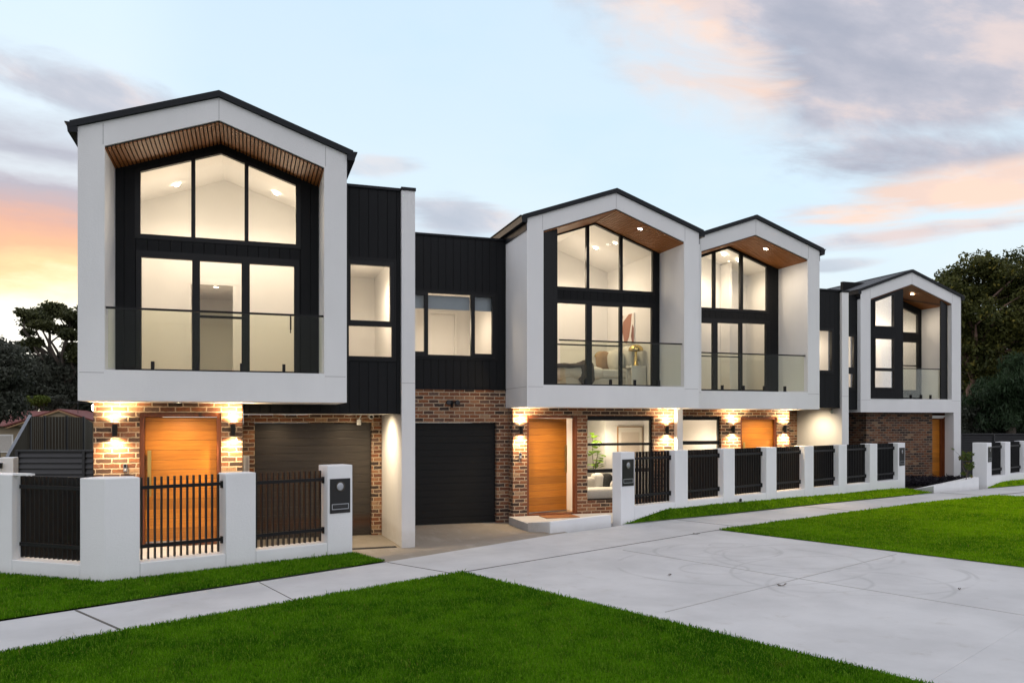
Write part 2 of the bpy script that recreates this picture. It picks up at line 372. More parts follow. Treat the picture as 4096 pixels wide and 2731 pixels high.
# ------------------------------------------------------------------ world
def make_world():
    w = bpy.data.worlds.new('World'); SC.world = w; w.use_nodes = True
    t = NT.__new__(NT); t.t = w.node_tree; t.t.nodes.clear(); t.mat = None
    t.out = t.n('ShaderNodeOutputWorld')
    d = t.n('ShaderNodeTexCoord').outputs['Generated']; x = t.sep(d)
    fx = t.math('ADD', t.math('MULTIPLY', x[0], FWD[0]), t.math('MULTIPLY', x[1], FWD[1]))
    rx = t.math('ADD', t.math('MULTIPLY', x[0], RGT[0]), t.math('MULTIPLY', x[1], RGT[1]))
    A = t.math('ARCTAN2', rx, fx)                       # azimuth from the street view's heading
    hyp = t.math('SQRT', t.math('ADD', t.math('MULTIPLY', fx, fx), t.math('MULTIPLY', rx, rx)))
    Ev = t.math('ARCTAN2', x[2], hyp)                   # elevation
    warp = t.noise(t.comb(t.math('MULTIPLY', A, 1.6), t.math('MULTIPLY', Ev, 5.5), 0), 2.2, 7, .62)
    wv = t.math('SUBTRACT', warp, .5)
    E2 = t.math('ADD', Ev, t.math('MULTIPLY', wv, .10))
    # clear dusk sky
    base = t.ramp(t.math('DIVIDE', Ev, 1.2, clamp=True), [(0, (.60, .60, .57)), (.08, (.575, .62, .62)), (.17, (.54, .635, .69)), (.3, (.475, .59, .68)), (.45, (.44, .56, .67)), (1, (.46, .53, .63))])
    sky = t.n('ShaderNodeTexSky', sky_type='NISHITA'); sky.sun_disc = False; sky.sun_elevation = R(4); sky.sun_rotation = R(-20.5); sky.dust_density = 2
    nis = t.n('ShaderNodeVectorMath', operation='SCALE'); t.l(sky.outputs[0], nis.inputs[0]); nis.inputs['Scale'].default_value = .06
    base = t.mix(.06, base, nis.outputs[0])
    # pale-blue clearer patches
    blue = t.smooth(t.noise(t.comb(t.math('MULTIPLY', A, 1.3), t.math('MULTIPLY', Ev, 3), 4), 2.0, 5), .42, .68)
    base = t.mix(t.math('MULTIPLY', blue, .3), base, (.37, .53, .68))
    # afterglow low on the left
    glow = t.ramp(t.math('DIVIDE', E2, .5, clamp=True), [(0, (.85, .78, .6)), (.16, (.88, .85, .76)), (.25, (.86, .83, .72)), (.29, (.84, .73, .48)), (.325, (.76, .53, .29)), (.365, (.68, .39, .24)), (.42, (.58, .34, .26)), (.455, (.44, .33, .33)), (.50, (.36, .34, .385)), (.545, (.50, .54, .58)), (.59, (.38, .39, .44)), (.66, (.52, .60, .66)), (1, (.46, .58, .68))])
    gm = t.smooth(A, R(-20), R(-27.5))
    base = t.mix(gm, base, glow)
    # cloud field
    def ell(ca, ce, ra, re, tilt=0):
        da = t.math('SUBTRACT', A, R(ca)); de = t.math('SUBTRACT', Ev, R(ce))
        if tilt: de = t.math('ADD', de, t.math('MULTIPLY', da, tilt))
        q = t.math('ADD', t.math('POWER', t.math('DIVIDE', da, R(ra)), 2), t.math('POWER', t.math('DIVIDE', de, R(re)), 2))
        return t.math('SUBTRACT', 1, t.math('SQRT', q))
    n2 = t.noise(t.comb(t.math('MULTIPLY', A, 1.5), t.math('MULTIPLY', t.math('ADD', Ev, t.math('MULTIPLY', A, .22)), 4.2), 7.3), 3.2, 8, .6, .4)
    n3 = t.noise(t.comb(t.math('MULTIPLY', A, 1.2), t.math('MULTIPLY', Ev, 9), 1.9), 3.0, 7, .6, .3)
    nn = t.math('SUBTRACT', n2, .5); nm = t.math('SUBTRACT', n3, .5)
    clouds = [(t.math('ADD', ell(27, 25.5, 29, 9.5, .30), .12), 1.3, t.math('MULTIPLY', nn, .5)), (ell(33, 15.6, 15, 3.6, .1), 1.0, nn), (ell(30, 14.2, 11, 1.7, -.02), 1.1, nm), (ell(27, 12.0, 9.5, .85, -.03), 1.0, nm), (ell(22, 10.3, 3.5, .5), .6, nm), (ell(19.5, 6.4, 5, .7), .45, nm), (ell(-4, 14.4, 5.5, 2.0, .1), .75, nm), (ell(-9.5, 17.6, 3.5, .9), .5, nm), (ell(2, 9.6, 7, 1.2), .4, nm), (ell(-28, 20, 7.5, 2.2, .15), .8, nn), (ell(-30, 16.2, 9, .7, .05), .5, nm), (ell(44, 30, 28, 9), 1.0, nn)]
    tot = None; 
    for e, s, n in clouds:
        k = t.math('MULTIPLY', t.smooth(t.math('ADD', e, t.math('MULTIPLY', n, 2.3)), -.02, .72), s, clamp=True)
        tot = k if tot is None else t.math('MAXIMUM', tot, k)
    general = t.math('MULTIPLY', t.smooth(n2, .55, .78), t.smooth(t.math('ABSOLUTE', A), R(38), R(60)))
    tot = t.math('MAXIMUM', tot, t.math('MULTIPLY', general, .7))
    n4 = t.noise(t.comb(t.math('MULTIPLY', A, 2.2), t.math('MULTIPLY', t.math('ADD', Ev, t.math('MULTIPLY', A, .3)), 5), 2.2), 2.4, 6, .58)
    peach = t.math('MULTIPLY', t.smooth(n4, .47, .62), 1)
    edge = t.math('MAXIMUM', t.smooth(t.math('ADD', ell(12, 23.8, 9, 5.2, .45), t.math('MULTIPLY', nm, 1.2)), .0, .55), t.smooth(t.math('ADD', ell(31, 14.0, 13, 2.2, -.02), t.math('MULTIPLY', nm, .8)), .0, .5))
    peach = t.math('ADD', t.math('MULTIPLY', peach, .38), t.math('MULTIPLY', edge, .8), clamp=True)
    ccol = t.mix(peach, t.mix(t.smooth(n4, .28, .72), (.265, .275, .335), (.46, .435, .475)), (.68, .485, .385))
    col = t.mix(t.math('MULTIPLY', tot, .92), base, ccol)
    # unseen sky over and behind the viewer, tinted neutral pink to set the light
    away = t.math('MAXIMUM', t.smooth(t.math('ABSOLUTE', A), R(45), R(80)), t.smooth(Ev, R(36), R(58)))
    fill_sky = t.mix(t.smooth(n2, .35, .65), (.62, .635, .70), (.74, .70, .72))
    col = t.mix(t.math('MULTIPLY', away, .9), col, fill_sky)
    below = t.smooth(Ev, R(-1), R(-6))
    col = t.mix(below, col, (.2, .22, .2))
    bg = t.n('ShaderNodeBackground'); t.l(col, bg.inputs[0]); bg.inputs[1].default_value = 1.0
    t.l(bg.outputs[0], t.out.inputs[0])
    w.cycles.sampling_method = 'MANUAL'; w.cycles.sample_map_resolution = 1024
make_world()
sun = bpy.data.lights.new('sun', 'SUN'); sun.energy = .3; sun.angle = R(15); sun.color = (1, .72, .45)
so = bpy.data.objects.new('sun', sun); COL.objects.link(so)
so.rotation_euler = Vector((.35, -.935, -.07)).to_track_quat('-Z', 'Y').to_euler()

def lamp(kind, name, loc, energy, color=(1, .80, .58), radius=.06, aim=None, size=None, blend=.5, parent=None):
    l = bpy.data.lights.new(name, kind); l.energy = energy; l.color = color
    if kind != 'AREA': l.shadow_soft_size = radius
    if kind == 'SPOT': l.spot_size = R(size); l.spot_blend = blend
    if kind == 'AREA': l.size = radius
    o = bpy.data.objects.new(name, l); COL.objects.link(o); o.location = loc
    if aim is not None: o.rotation_euler = Vector(aim).to_track_quat('-Z', 'Y').to_euler()
    if parent is not None: o.parent = parent; o.location = Vector(loc) - base_of(parent)
    return o

# ------------------------------------------------------------------ ground
NST = np.array([.376, -.927])                 # towards the kerb
path_lo = [(-14, 2.42), (-2.133, 8.309), (-1.04, 8.87), (.44, 9.56), (2.70, 10.62), (5.6, 11.98), (8.75, 13.33), (10.6, 14.02), (12.218, 14.56), (16.182, 15.93), (20.4, 17.08), (26, 18.5), (40, 22)]
path_up = [(-14, 3.85), (-2.466, 9.605), (-.216, 10.72), (1.98, 11.84), (5.395, 13.72), (7.14, 14.48), (8.6, 14.98), (10.132, 15.4), (13.976, 16.65), (18.969, 18.06), (21.9, 18.79), (26, 19.8), (40, 23.4)]
def sheet(name, poly, z, mat, depth=.35, kind='structure', label=None, cat=None):
    o = MB().plan(poly, z-depth, z).build(name, mat); tag(o, kind=kind); return o
sheet('footpath', path_lo + path_up[::-1], .0, M['concrete'])
def off(p, k): return (p[0]+NST[0]*k, p[1]+NST[1]*k)
kerbpts = [(-14, -4.2), (2.75, 3.9), (8.9, 6.7), (11.8, 7.9), (21, 11.6), (40, 17)]
CR_L0, CR_L1 = (2.83, 10.66), off((2.83, 10.66), 7.35)
CR_R0, CR_R1 = (8.62, 13.24), off((8.62, 13.24), 7.0)
C2_L0, C2_L1 = (20.15, 16.98), off((20.15, 16.98), 6.6)
tri_lawns = {}
def quadstrip(a, b, za, zb):
    out = []
    for i in range(len(a)-1):
        p = [(*a[i], za[i]), (*a[i+1], za[i+1]), (*b[i+1], zb[i+1]), (*b[i], zb[i])]
        out += [(p[0], p[1], p[2]), (p[0], p[2], p[3])]
    return out
def poly_tris(poly, z=0.):
    bm = bmesh.new(); f = bm.faces.new([bm.verts.new((p[0], p[1], z)) for p in poly])
    bmesh.ops.triangulate(bm, faces=[f]); r = [tuple(tuple(v.co) for v in f.verts) for f in bm.faces]; bm.free(); return r
GZ = .012
crossover = [(2.70, 10.615), (5.6, 11.975), (8.75, 13.325), CR_R1, CR_L1]
sheet('driveway_apron', [(p[0], p[1]) for p in [CR_L1, CR_R1, (8.75, 13.31), (5.6, 11.96), (2.72, 10.60)]], .004, M['concrete'])
sheet('driveway_apron', [C2_L1, off((25.5, 18.3), 6.6), (25.6, 18.35), (20.2, 17.0)], .004, M['concrete'])
lawns = {
 'front lawn': poly_tris([(-14, 2.38), (-14, -3.4), (2.6, 4.3), CR_L1, CR_L0, (2.6, 10.56), (.44, 9.52), (-1.04, 8.83), (-2.133, 8.27)], GZ),
 'far lawn': poly_tris([CR_R0, CR_R1, off((14, 15.3), 6.9), C2_L1, C2_L0, (16.182, 15.89), (12.218, 14.52), (10.6, 13.98), (8.9, 13.36)], GZ),
 'side lawn': poly_tris([(-14, 3.9), (-2.466, 9.645), (-.216, 10.76), (1.96, 11.87), (1.62, 12.75), (-1.766, 11.45), (-3.233, 12.56), (-9, 16.9), (-14, 20.7)], GZ),
 'fence strip': quadstrip([(7.16, 14.515), (8.45, 15.04), (9.8, 15.60), (12.4, 16.68), (15.5, 17.96), (17.7, 18.86), (19.35, 19.5)], [(7.2, 14.52), (8.6, 15.0), (10.132, 15.42), (13.0, 16.37), (16.4, 17.35), (18.0, 17.82), (18.969, 18.09)],
                          [.02, .225, .215, .16, .095, .07, .02], [.015]*7),
 'end strip': quadstrip([(21.98, 18.85), (22.3, 18.98), (23.2, 19.34), (26, 20.5)], [(22.0, 18.83), (22.5, 18.95), (23.6, 19.22), (26, 19.83)], [.02, .06, .15, .1], [.012]*4)}
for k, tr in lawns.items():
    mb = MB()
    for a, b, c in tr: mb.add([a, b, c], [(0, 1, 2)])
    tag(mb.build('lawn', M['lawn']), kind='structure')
def scatter_grass(tr, name, seed, dmax=8000):
    g = np.random.default_rng(seed); T = np.array(tr)
    # split by area, sample uniformly, thin by distance
    e1 = T[:, 1]-T[:, 0]; e2 = T[:, 2]-T[:, 0]; ar = .5*np.linalg.norm(np.cross(e1, e2), axis=1)
    N = int(ar.sum()*dmax); idx = g.choice(len(T), N, p=ar/ar.sum())
    r1, r2 = g.random(N), g.random(N); fl = r1+r2 > 1; r1[fl] = 1-r1[fl]; r2[fl] = 1-r2[fl]
    P = T[idx, 0] + r1[:, None]*e1[idx] + r2[:, None]*e2[idx]
    fw = P[:, :2] @ FWD; rt = P[:, :2] @ RGT; d = np.hypot(fw, rt)
    keep = (fw > 4.2) & (np.abs(rt) < fw*.85+1.2) & (g.random(N) < np.clip((7.5/d)**1.7, 0, 1))
    P = P[keep]; d = d[keep]; n = len(P)
    patch = .75+.5*np.sin(P[:, 0]*2.1+np.sin(P[:, 1]*1.7))*np.cos(P[:, 1]*2.6)
    h = (.020+.026*g.random(n))*(.85+.25*patch)*(1+.8*(g.random(n) > .985)); w = .0036*np.clip(d/7.5, .9, 3.0)*(.6+.7*g.random(n))
    a = g.random(n)*6.283; la = g.random(n)*6.283; ln = h*(.2+.9*g.random(n)**1.5)
    dx = np.stack([np.cos(a), np.sin(a), np.zeros(n)], 1)*w[:, None]
    lean = np.stack([np.cos(la), np.sin(la), np.zeros(n)], 1)
    base = P - np.array([0, 0, .004]); mid = P + lean*(ln*.35)[:, None]; mid[:, 2] += h*.6; tip = P + lean*ln[:, None]; tip[:, 2] += h*(1-.35*(ln/h))
    V = np.stack([base-dx, base+dx, mid+dx*.7, mid-dx*.7, tip], 1).reshape(-1, 3)
    me = bpy.data.meshes.new(name); me.vertices.add(len(V)); me.vertices.foreach_set('co', V.ravel())
    k = np.arange(n)*5; L = np.stack([k, k+1, k+2, k+3, k+3, k+2, k+4], 1).ravel()
    me.loops.add(7*n); me.loops.foreach_set('vertex_index', L.astype(np.int32))
    st = np.stack([np.arange(n)*7, np.arange(n)*7+4], 1).ravel()
    me.polygons.add(2*n); me.polygons.foreach_set('loop_start', st.astype(np.int32))
    me.materials.append(M['blade']); me.update(calc_edges=True); me.validate()
    o = bpy.data.objects.new(name, me); COL.objects.link(o); return tag(o, kind='stuff')
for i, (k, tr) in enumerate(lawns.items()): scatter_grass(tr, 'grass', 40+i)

# the drive between footpath and garages falls towards the doors
def drive_z(u, v):
    vl = np.interp(u, [-1, 1.98, 5.395, 7.14], [10.4, 11.84, 13.72, 14.48]); d = (v-vl)*.9
    s = min(1, max(0, d/2.1)); s = s*s*(3-2*s)
    q = min(1, max(0, (d-2.6)/1.4)) if u < 2.95 else 0
    return -.228*s - .062*q
mb = MB(); US = np.linspace(-.1, 5.75, 40); 
for i in range(39):
    for j in range(36):
        q = []
        for (uu, jj) in ((US[i], j), (US[i+1], j), (US[i+1], j+1), (US[i], j+1)):
            v0 = max(np.interp(uu, [-1, 1.98, 5.395, 7.14], [10.4, 11.84, 13.72, 14.48]), np.interp(uu, [-1, 1.58, 1.66, 1.98, 9], [11.9, 12.86, 12.5, 11.84, 0]))
            vv = v0 + (17.7-v0)*jj/36; q.append((uu, vv, drive_z(uu, vv)-.004))
        mb.add(q, [(0, 1, 2, 3)])
mb.smooth = True
tag(mb.build('driveway', M['drive']), kind='structure')
# joints in the concrete
mb = MB()
def strip(a, b, w, z=.0085):
    a, b = np.array(a), np.array(b); d = (b-a)/np.hypot(*(b-a)); n = np.array([-d[1], d[0]])*w/2
    mb.plan([tuple(a-n), tuple(b-n), tuple(b+n), tuple(a+n)], z-.006, z)
strip((2.72, 10.63), (8.66, 13.29), .02); strip((1.98, 11.8), (2.70, 10.64), .016, .004); pass
strip((-1.81, 9.9), (-1.218, 8.84), .028, .004); strip((.147, 10.86), (.52, 9.64), .01, .004); strip((19.3, 18.13), (19.9, 17.0), .02, .004); strip((13.0, 16.3), (13.5, 15.05), .014, .004); strip((8.7, 14.95), (9.3, 13.6), .01, .004)
strip((20.4, 17.12), (25.6, 18.4), .03)
tag(mb.build('pavement_joints', M['crack']), kind='structure')
mb = MB(); strip((4.36, 7.74), (9.72, 9.96), .016); strip((5.8, 11.68), (8.0, 6.3), .012); tag(mb.build('saw_cuts', plain('saw_cut', (.37, .365, .36), 1)), kind='structure')
# road, kerb and the wider ground
rd = kerbpts + [(40, 9), (30, -20), (-30, -20), (-30, -12)]
sheet('road', rd, -.13, M['asphalt'], .3)
mb = MB()
for a, b in zip(kerbpts, kerbpts[1:]):
    a, b = np.array(a), np.array(b); d = (b-a)/np.hypot(*(b-a)); n = np.array([-d[1], d[0]])
    mb.plan([tuple(a-n*.02), tuple(b-n*.02), tuple(b+n*.16), tuple(a+n*.16)], -.3, .006)
tag(mb.build('kerb', M['concrete']), kind='structure')
mb = MB(); gx = np.concatenate([[-900, -300, -120, -60], np.linspace(-40, 60, 26), [90, 150, 300, 900]]); gy = np.concatenate([[-600, -200, -60], np.linspace(-30, 90, 31), [140, 300, 900]])
def gz(x, y):
    f = min(1, max(0, (y-24)/16)); return -.42 - .75*f*f*(3-2*f)*min(1, max(0, (10-x)/16))
nv = len(gy)
mb.smooth = True
mb.add([(x, y, gz(x, y)) for x in gx for y in gy], [(i*nv+j, (i+1)*nv+j, (i+1)*nv+j+1, i*nv+j+1) for i in range(len(gx)-1) for j in range(nv-1)])
tag(mb.build('ground', plain('rough_grass', (.022, .036, .012), 1, 0, .4, 2, spec=0)), kind='structure')
sheet('yard_paving', [(-3.6, 14.5), (-3.0, 12.75), (-1.77, 11.8), (-.12, 12.4), (-.12, 14.3), (-3.6, 17)], .0, M['drive'])
sheet('yard_paving', [(10.0, 15.95), (19.0, 19.6), (16.5, 21.2), (9.9, 18)], .0, M['drive'], .4)
sheet('yard_paving', [(19.9, 20.2), (23.5, 20.2), (26, 23), (26, 30), (19.9, 30)], -.05, M['soil'], .3)

# ------------------------------------------------------------------ house parts
PITCH = .3474
def rake(u, um, za): return za - abs(u-um)*PITCH
def glazing(h, name, rects, frame, v, mb_extra=None, raked=None, depth=.07):
    """rects = clear panes (x0,x1,z0,z1); frame=(x0,x1,z0,z1); raked=(um, z at um) cuts the top along the gable."""
    x0, x1, z0, z1 = frame; m = MB()
    def top(u, zt): return zt if raked is None else min(zt, rake(u, *raked))
    ftop = (lambda u: z1) if raked is None else (lambda u: rake(u, raked[0], raked[1]+.055))
    xs = sorted({x0, x1, *[r[0] for r in rects], *[r[1] for r in rects]} | ({raked[0]} if raked and x0 < raked[0] < x1 else set()))
    for a, b in zip(xs, xs[1:]):
        mid = (a+b)/2; cov = [r for r in rects if r[0] < mid < r[1]]; cov.sort(key=lambda r: r[2]); z = z0
        for r in cov:
            m.prism([(a, z), (b, z), (b, r[2]), (a, r[2])], v-.012, v+depth); z = r[3] if raked is None else None
            if raked is not None: m.prism([(a, top(a, 99)), (b, top(b, 99)), (b, ftop(b)), (a, ftop(a))], v-.012, v+depth)
        if not cov: m.prism([(a, z0), (b, z0), (b, ftop(b)), (a, ftop(a))], v-.012, v+depth)
        elif raked is None: m.prism([(a, z), (b, z), (b, z1), (a, z1)], v-.012, v+depth)
    w = m.build(name, M['metal'], h)
    g = MB()
    for r in rects:
        if raked is None: g.box(r[0]-.01, r[1]+.01, v+.03, v+.036, r[2]-.01, r[3]+.01)
        else:
            pts = [(r[0], r[2]), (r[1], r[2]), (r[1], top(r[1], 99))] + ([(raked[0], raked[1])] if r[0] < raked[0] < r[1] else []) + [(r[0], top(r[0], 99))]
            g.prism(pts, v+.03, v+.036)
    g.build('pane', M['glass'], w)
    return w
def room(h, poly, v0, v1, floor=True, mat=None):
    """interior lining: a tube of the given (u,z) outline, open to the window, closed at the back; first edge = floor."""
    n = len(poly); m = MB()
    m.add([(p[0], v0, p[1]) for p in poly] + [(p[0], v1, p[1]) for p in poly], [(i, (i+1) % n, n+(i+1) % n, n+i) for i in range(1, n)] + [tuple(range(n, 2*n))])
    m.build('interior_wall', mat or M['interior'], h)
    MB().box(poly[0][0], poly[1][0], v0, v1, poly[0][1]-.06, poly[0][1]).build('interior_floor', M['floorboard'], h)
def house(label, u0, u1, v0, inner, rec, zc, za, roof_len=9.5):
    W = u1-u0; um = (u0+u1)/2; il, ir, zb, ic, ia = inner
    h = thing('townhouse', label, 'townhouse', (um, v0, 0), 0, 'row of gabled townhouses')
    m = MB(); outer = [(u0, 2.404), (u1, 2.404), (u1, zc), (um, za), (u0, zc)]; inn = [(il, zb), (ir, zb), (ir, ic), (um, ia), (il, ic)]
    m.ring(outer, inn, v0, v0+1.46)
    m.cm = 1; e = .0015                               # shallow control joints
    m.box(um-.005, um+.005, v0-e, v0+.001, ia+.02, za-.03)
    for x in (il-.02, ir+.02): m.box(x-.005, x+.005, v0-e, v0+.001, ic+.02, rake(x, um, za)-.03)
    m.box(u0+.02, il-.01, v0-e, v0+.001, zb-.05, zb-.04); m.box(ir+.01, u1-.02, v0-e, v0+.001, zb-.05, zb-.04)
    m.box(u0-e, u0+.001, v0+.02, v0+1.44, zb-.05, zb-.04)
    m.build('portal_frame', [M['render'], M['joint']], h)
    # upper storey body behind
    b = MB(); b.box(u0, u0+.2, v0+1.465, v0+roof_len-.4, 2.404, zc); b.box(u1-.2, u1, v0+1.465, v0+roof_len-.4, 2.404, zc)
    b.prism([(u0, 2.404), (u1, 2.404), (u1, zc), (um, za), (u0, zc)], v0+roof_len-.395, v0+roof_len-.2); b.box(u0+.205, u1-.205, v0+1.465, v0+roof_len-.4, 2.45, 2.65)
    b.build('upper_wall', M['render'], h)
    # roof
    r = MB(); y0, y1 = v0-.05, v0+roof_len; ov = .1
    for s in (-1, 1):
        xe = um + s*(W/2+ov)
        for (th0, th1, a, bb, mm) in ((.006, .10, y0, y0+.06, 1), (.006, .085, y0+.065, y1, 0)):
            r.cm = mm; z_e = rake(xe, um, za)
            pts = [(um, za+th0), (um, za+th1), (xe, z_e+th1), (xe, z_e+th0)]
            r.prism(pts if s < 0 else pts[::-1], a, bb)
    r.cm = 1; r.prism([(um-.12, za+.058), (um+.12, za+.058), (um, za+.108)], y0+.07, y1)
    rf = r.build('roof', [M['roof'], M['colorbond']], h)
    for s in (-1, 1):
        xe = um + s*(W/2+ov+.005); z_e = rake(xe, um, za)
        g = MB(); pts = [(xe-s*.1, z_e-.06), (xe+s*.02, z_e-.06), (xe+s*.035, z_e+.06), (xe+s*.062, z_e+.07), (xe+s*.062, z_e+.085), (xe-s*.1, z_e+.085)]
        g.prism(pts if s > 0 else pts[::-1], y0+.005, y1-.1)
        g.box(min(xe-s*.104, xe-s*.085), max(xe-s*.104, xe-s*.085), y0+.055, y1-.1, z_e-.22, z_e-.062)
        g.build('gutter', M['colorbond'], rf)
    # timber batten ceiling over the balcony
    bk = MB(); sl = MB(); t0 = .004
    for s in (-1, 1):
        xe = il if s < 0 else ir; ze = ia - abs(xe-um)*(ia-ic)/abs(xe-um)
        sl_ = (ia-ic)/abs(xe-um)
        zz = lambda x: ia - abs(x-um)*sl_
        pts = [(um, ia-t0), (um, ia-.016), (xe, ic-.016), (xe, ic-t0)]
        bk.prism(pts if s > 0 else pts[::-1], v0+.03, v0+rec)
        n = int((abs(xe-um)-.02)/.058)+1
        for k in range(n):
            a = um + s*(.010+k*.058); c = a + s*.040
            c = max(xe, c) if s < 0 else min(xe, c)
            pts = [(a, zz(a)-.018), (a, zz(a)-.04), (c, zz(c)-.04), (c, zz(c)-.018)]
            sl.prism(pts if s > 0 else pts[::-1], v0+.032, v0+rec-.002)
    sc = sl.build('slat_ceiling', M['slat'], h); bk.build('backing_board', M['fabric_black'], sc)
    return h, um
def balcony_wall(h, il, ir, ic, ia, um, zb, v, holes, raked=None):
    """dark boarded wall at the back of the recess; holes rect; raked=(x0,x1,z0,um,ztop) window following the gable"""
    m = MB(); top = lambda u: ia - abs(u-um)*(ia-ic)/(um-il) - .003
    xs = sorted({il, ir, um, *[k for hh in holes for k in hh[:2]], *([raked[0], raked[1], raked[3]] if raked else [])}); xs = [x for x in xs if il <= x <= ir]
    for a, b in zip(xs, xs[1:]):
        mid = (a+b)/2; z = zb
        for hh in sorted([q for q in holes if q[0] < mid < q[1]], key=lambda q: q[2]):
            if hh[2] > z+1e-4: m.prism([(a, z), (b, z), (b, hh[2]), (a, hh[2])], v, v+.12)
            z = hh[3]
        if raked and raked[0] < mid < raked[1]:
            if raked[2] > z: m.prism([(a, z), (b, z), (b, raked[2]), (a, raked[2])], v, v+.12)
            za, zb2 = rake(a, raked[3], raked[4]), rake(b, raked[3], raked[4])
            m.prism([(a, za), (b, zb2), (b, top(b)), (a, top(a))], v, v+.12)
        else: m.prism([(a, z), (b, z), (b, top(b)), (a, top(a))], v, v+.12)
    return m.build('boarded_wall', M['clad'], h)
def balustrade(h, x0, x1, v, zb, zt, spigots):
    g = MB().box(x0+.03, x1-.03, v-.006, v+.006, zb+.03, zt-.012).build('balustrade', M['glass_green'], h)
    MB().box(x0, x1, v-.018, v+.018, zt-.012, zt+.018).build('rail', M['metal'], g)
    for s in spigots:
        MB().box(s-.024, s+.024, v-.03, v+.03, zb+.001, zb+.14).box(s-.045, s+.045, v-.045, v+.045, zb, zb+.008).build('spigot', M['metal'], g)
def garage(h, x0, x1, z0, z1, v, mat, n=15):
    m = MB(); st = (z1-z0)/n
    for k in range(n):
        m.box(x0, x1, v, v+.04, z0+k*st+.004, z0+(k+1)*st-.004)
    m.box(x0+.01, x1-.01, v+.008, v+.03, z0, z1)
    d = m.build('garage_door', mat, h, .003)
    MB().box(x0, x1, v-.012, v+.05, z0-.03, z0-.002).build('bottom_seal', M['metal'], d)
def front_door(h, x0, x1, z0, z1, v, ajar=0, handle='l', fr=.06, hz=(.87, 1.6)):
    """(x0..x1, z0..z1) = brick opening; v = wall face"""
    f = MB(); f.box(x0, x0+fr, v+.03, v+.19, z0, z1); f.box(x1-fr, x1, v+.03, v+.19, z0, z1); f.box(x0+fr, x1-fr, v+.03, v+.19, z1-fr, z1); f.box(x0+fr, x1-fr, v+.03, v+.19, z0, z0+.035)
    fo = f.build('door_frame', M['doorframe'], h, .004)
    lx0, lx1 = x0+fr+.004, x1-fr-.004; wd = lx1-lx0
    hingeR = handle == 'l'
    lf = MB(); lf.box(0, wd, 0, .045, z0+.042, z1-fr-.006)
    c, s = math.cos(ajar), math.sin(ajar)
    def tr(m):
        m.v = [((lx0 + x*c - y*s), (v+.1 + x*s + y*c), z) for x, y, z in m.v] if not hingeR else [((lx1 - (wd-x)*c + y*s*0), (v+.1 + (wd-x)*s + y), z) for x, y, z in m.v]
        return m
    d = tr(lf).build('door', M['door'], fo, .003)
    hx = .07 if handle == 'l' else wd-.07
    hm = MB().box(hx-.028, hx+.028, -.07, -.045, hz[0], hz[1]); hm.box(hx-.012, hx+.012, -.046, .001, hz[0]+.1, hz[0]+.13); hm.box(hx-.012, hx+.012, -.046, .001, hz[1]-.13, hz[1]-.1)
    tr(hm).build('handle', M['brass'], d, .004)
    sw = MB().box(.01, wd-.01, -.012, .001, z0+.05, z0+.075); tr(sw).build('weather_seal', M['steel'], d)

INT = (1, .81, .59)
# ---------------- house one: nearest, left
h1, um1 = house('nearest white gabled townhouse at left with brown garage door and raked upper window', -2.3715, 1.534, 13.1027, (-2.015, 1.175, 2.868, 6.19, 6.765), 1.0, 6.434, 7.112)
V = 14.10
up = (-1.73, .868, 5.06, um1, 6.62)
balcony_wall(h1, -2.015, 1.175, 6.19, 6.765, um1, 2.868, V, [(-1.71, .845, 2.868, 4.87)], up)
glazing(h1, 'gable_window', [(-1.644, -.881, 5.135, 9), (-.819, -.047, 5.135, 9), (.017, .787, 5.135, 9)], (-1.73, .868, 5.06, 9), V, raked=(um1, 6.565))
glazing(h1, 'sliding_door', [(-1.633, -.866, 2.95, 4.76), (-.748, -.095, 2.95, 3.82), (-.748, -.095, 3.855, 4.756), (.037, .759, 2.95, 4.758)], (-1.71, .845, 2.868, 4.87), V)
MB().tube([(.70, V-.012, 3.62), (.70, V-.06, 3.66), (.70, V-.06, 3.86), (.70, V-.012, 3.9)], .014, 8).build('door_handle', M['metal'], h1)
balustrade(h1, -2.012, 1.172, 13.2, 2.87, 3.80, (-1.37, -.731, -.089, .552))
m = MB(); rb = 16.3; rl, rr = -2.1, 1.3                         # bedroom with a doorway to the hall
prof = [(rl, 2.86), (rr, 2.86), (rr, 6.19), (um1, 6.75), (rl, 6.13)]
n = 5
m.add([(p[0], 14.23, p[1]) for p in prof]+[(p[0], rb, p[1]) for p in prof], [(i, (i+1) % n, n+(i+1) % n, n+i) for i in range(1, n)])
m.prism([(rl, 2.86), (-1.02, 2.86), (-1.02, 6.7), (rl, 6.4)], rb, rb+.1); m.prism([(-.27, 2.86), (rr, 2.86), (rr, 6.4), (-.27, 6.9)], rb, rb+.1); m.prism([(-1.02, 4.71), (-.27, 4.71), (-.27, 6.9), (um1, 6.95), (-1.02, 6.7)], rb, rb+.1)
m.box(-1.1, -1.025, rb-.02, rb, 2.86, 4.713); m.box(-.265, -.19, rb-.02, rb, 2.86, 4.713); m.box(-1.1, -.19, rb-.02, rb, 4.715, 4.79)
m.build('interior_wall', M['interior'], h1)
MB().box(rl, rr, 14.23, rb, 2.80, 2.86).build('interior_floor', M['floorboard'], h1)
room(h1, [(-1.25, 2.86), (-.1, 2.86), (-.1, 4.9), (-1.25, 4.9)], rb+.11, 19.5)
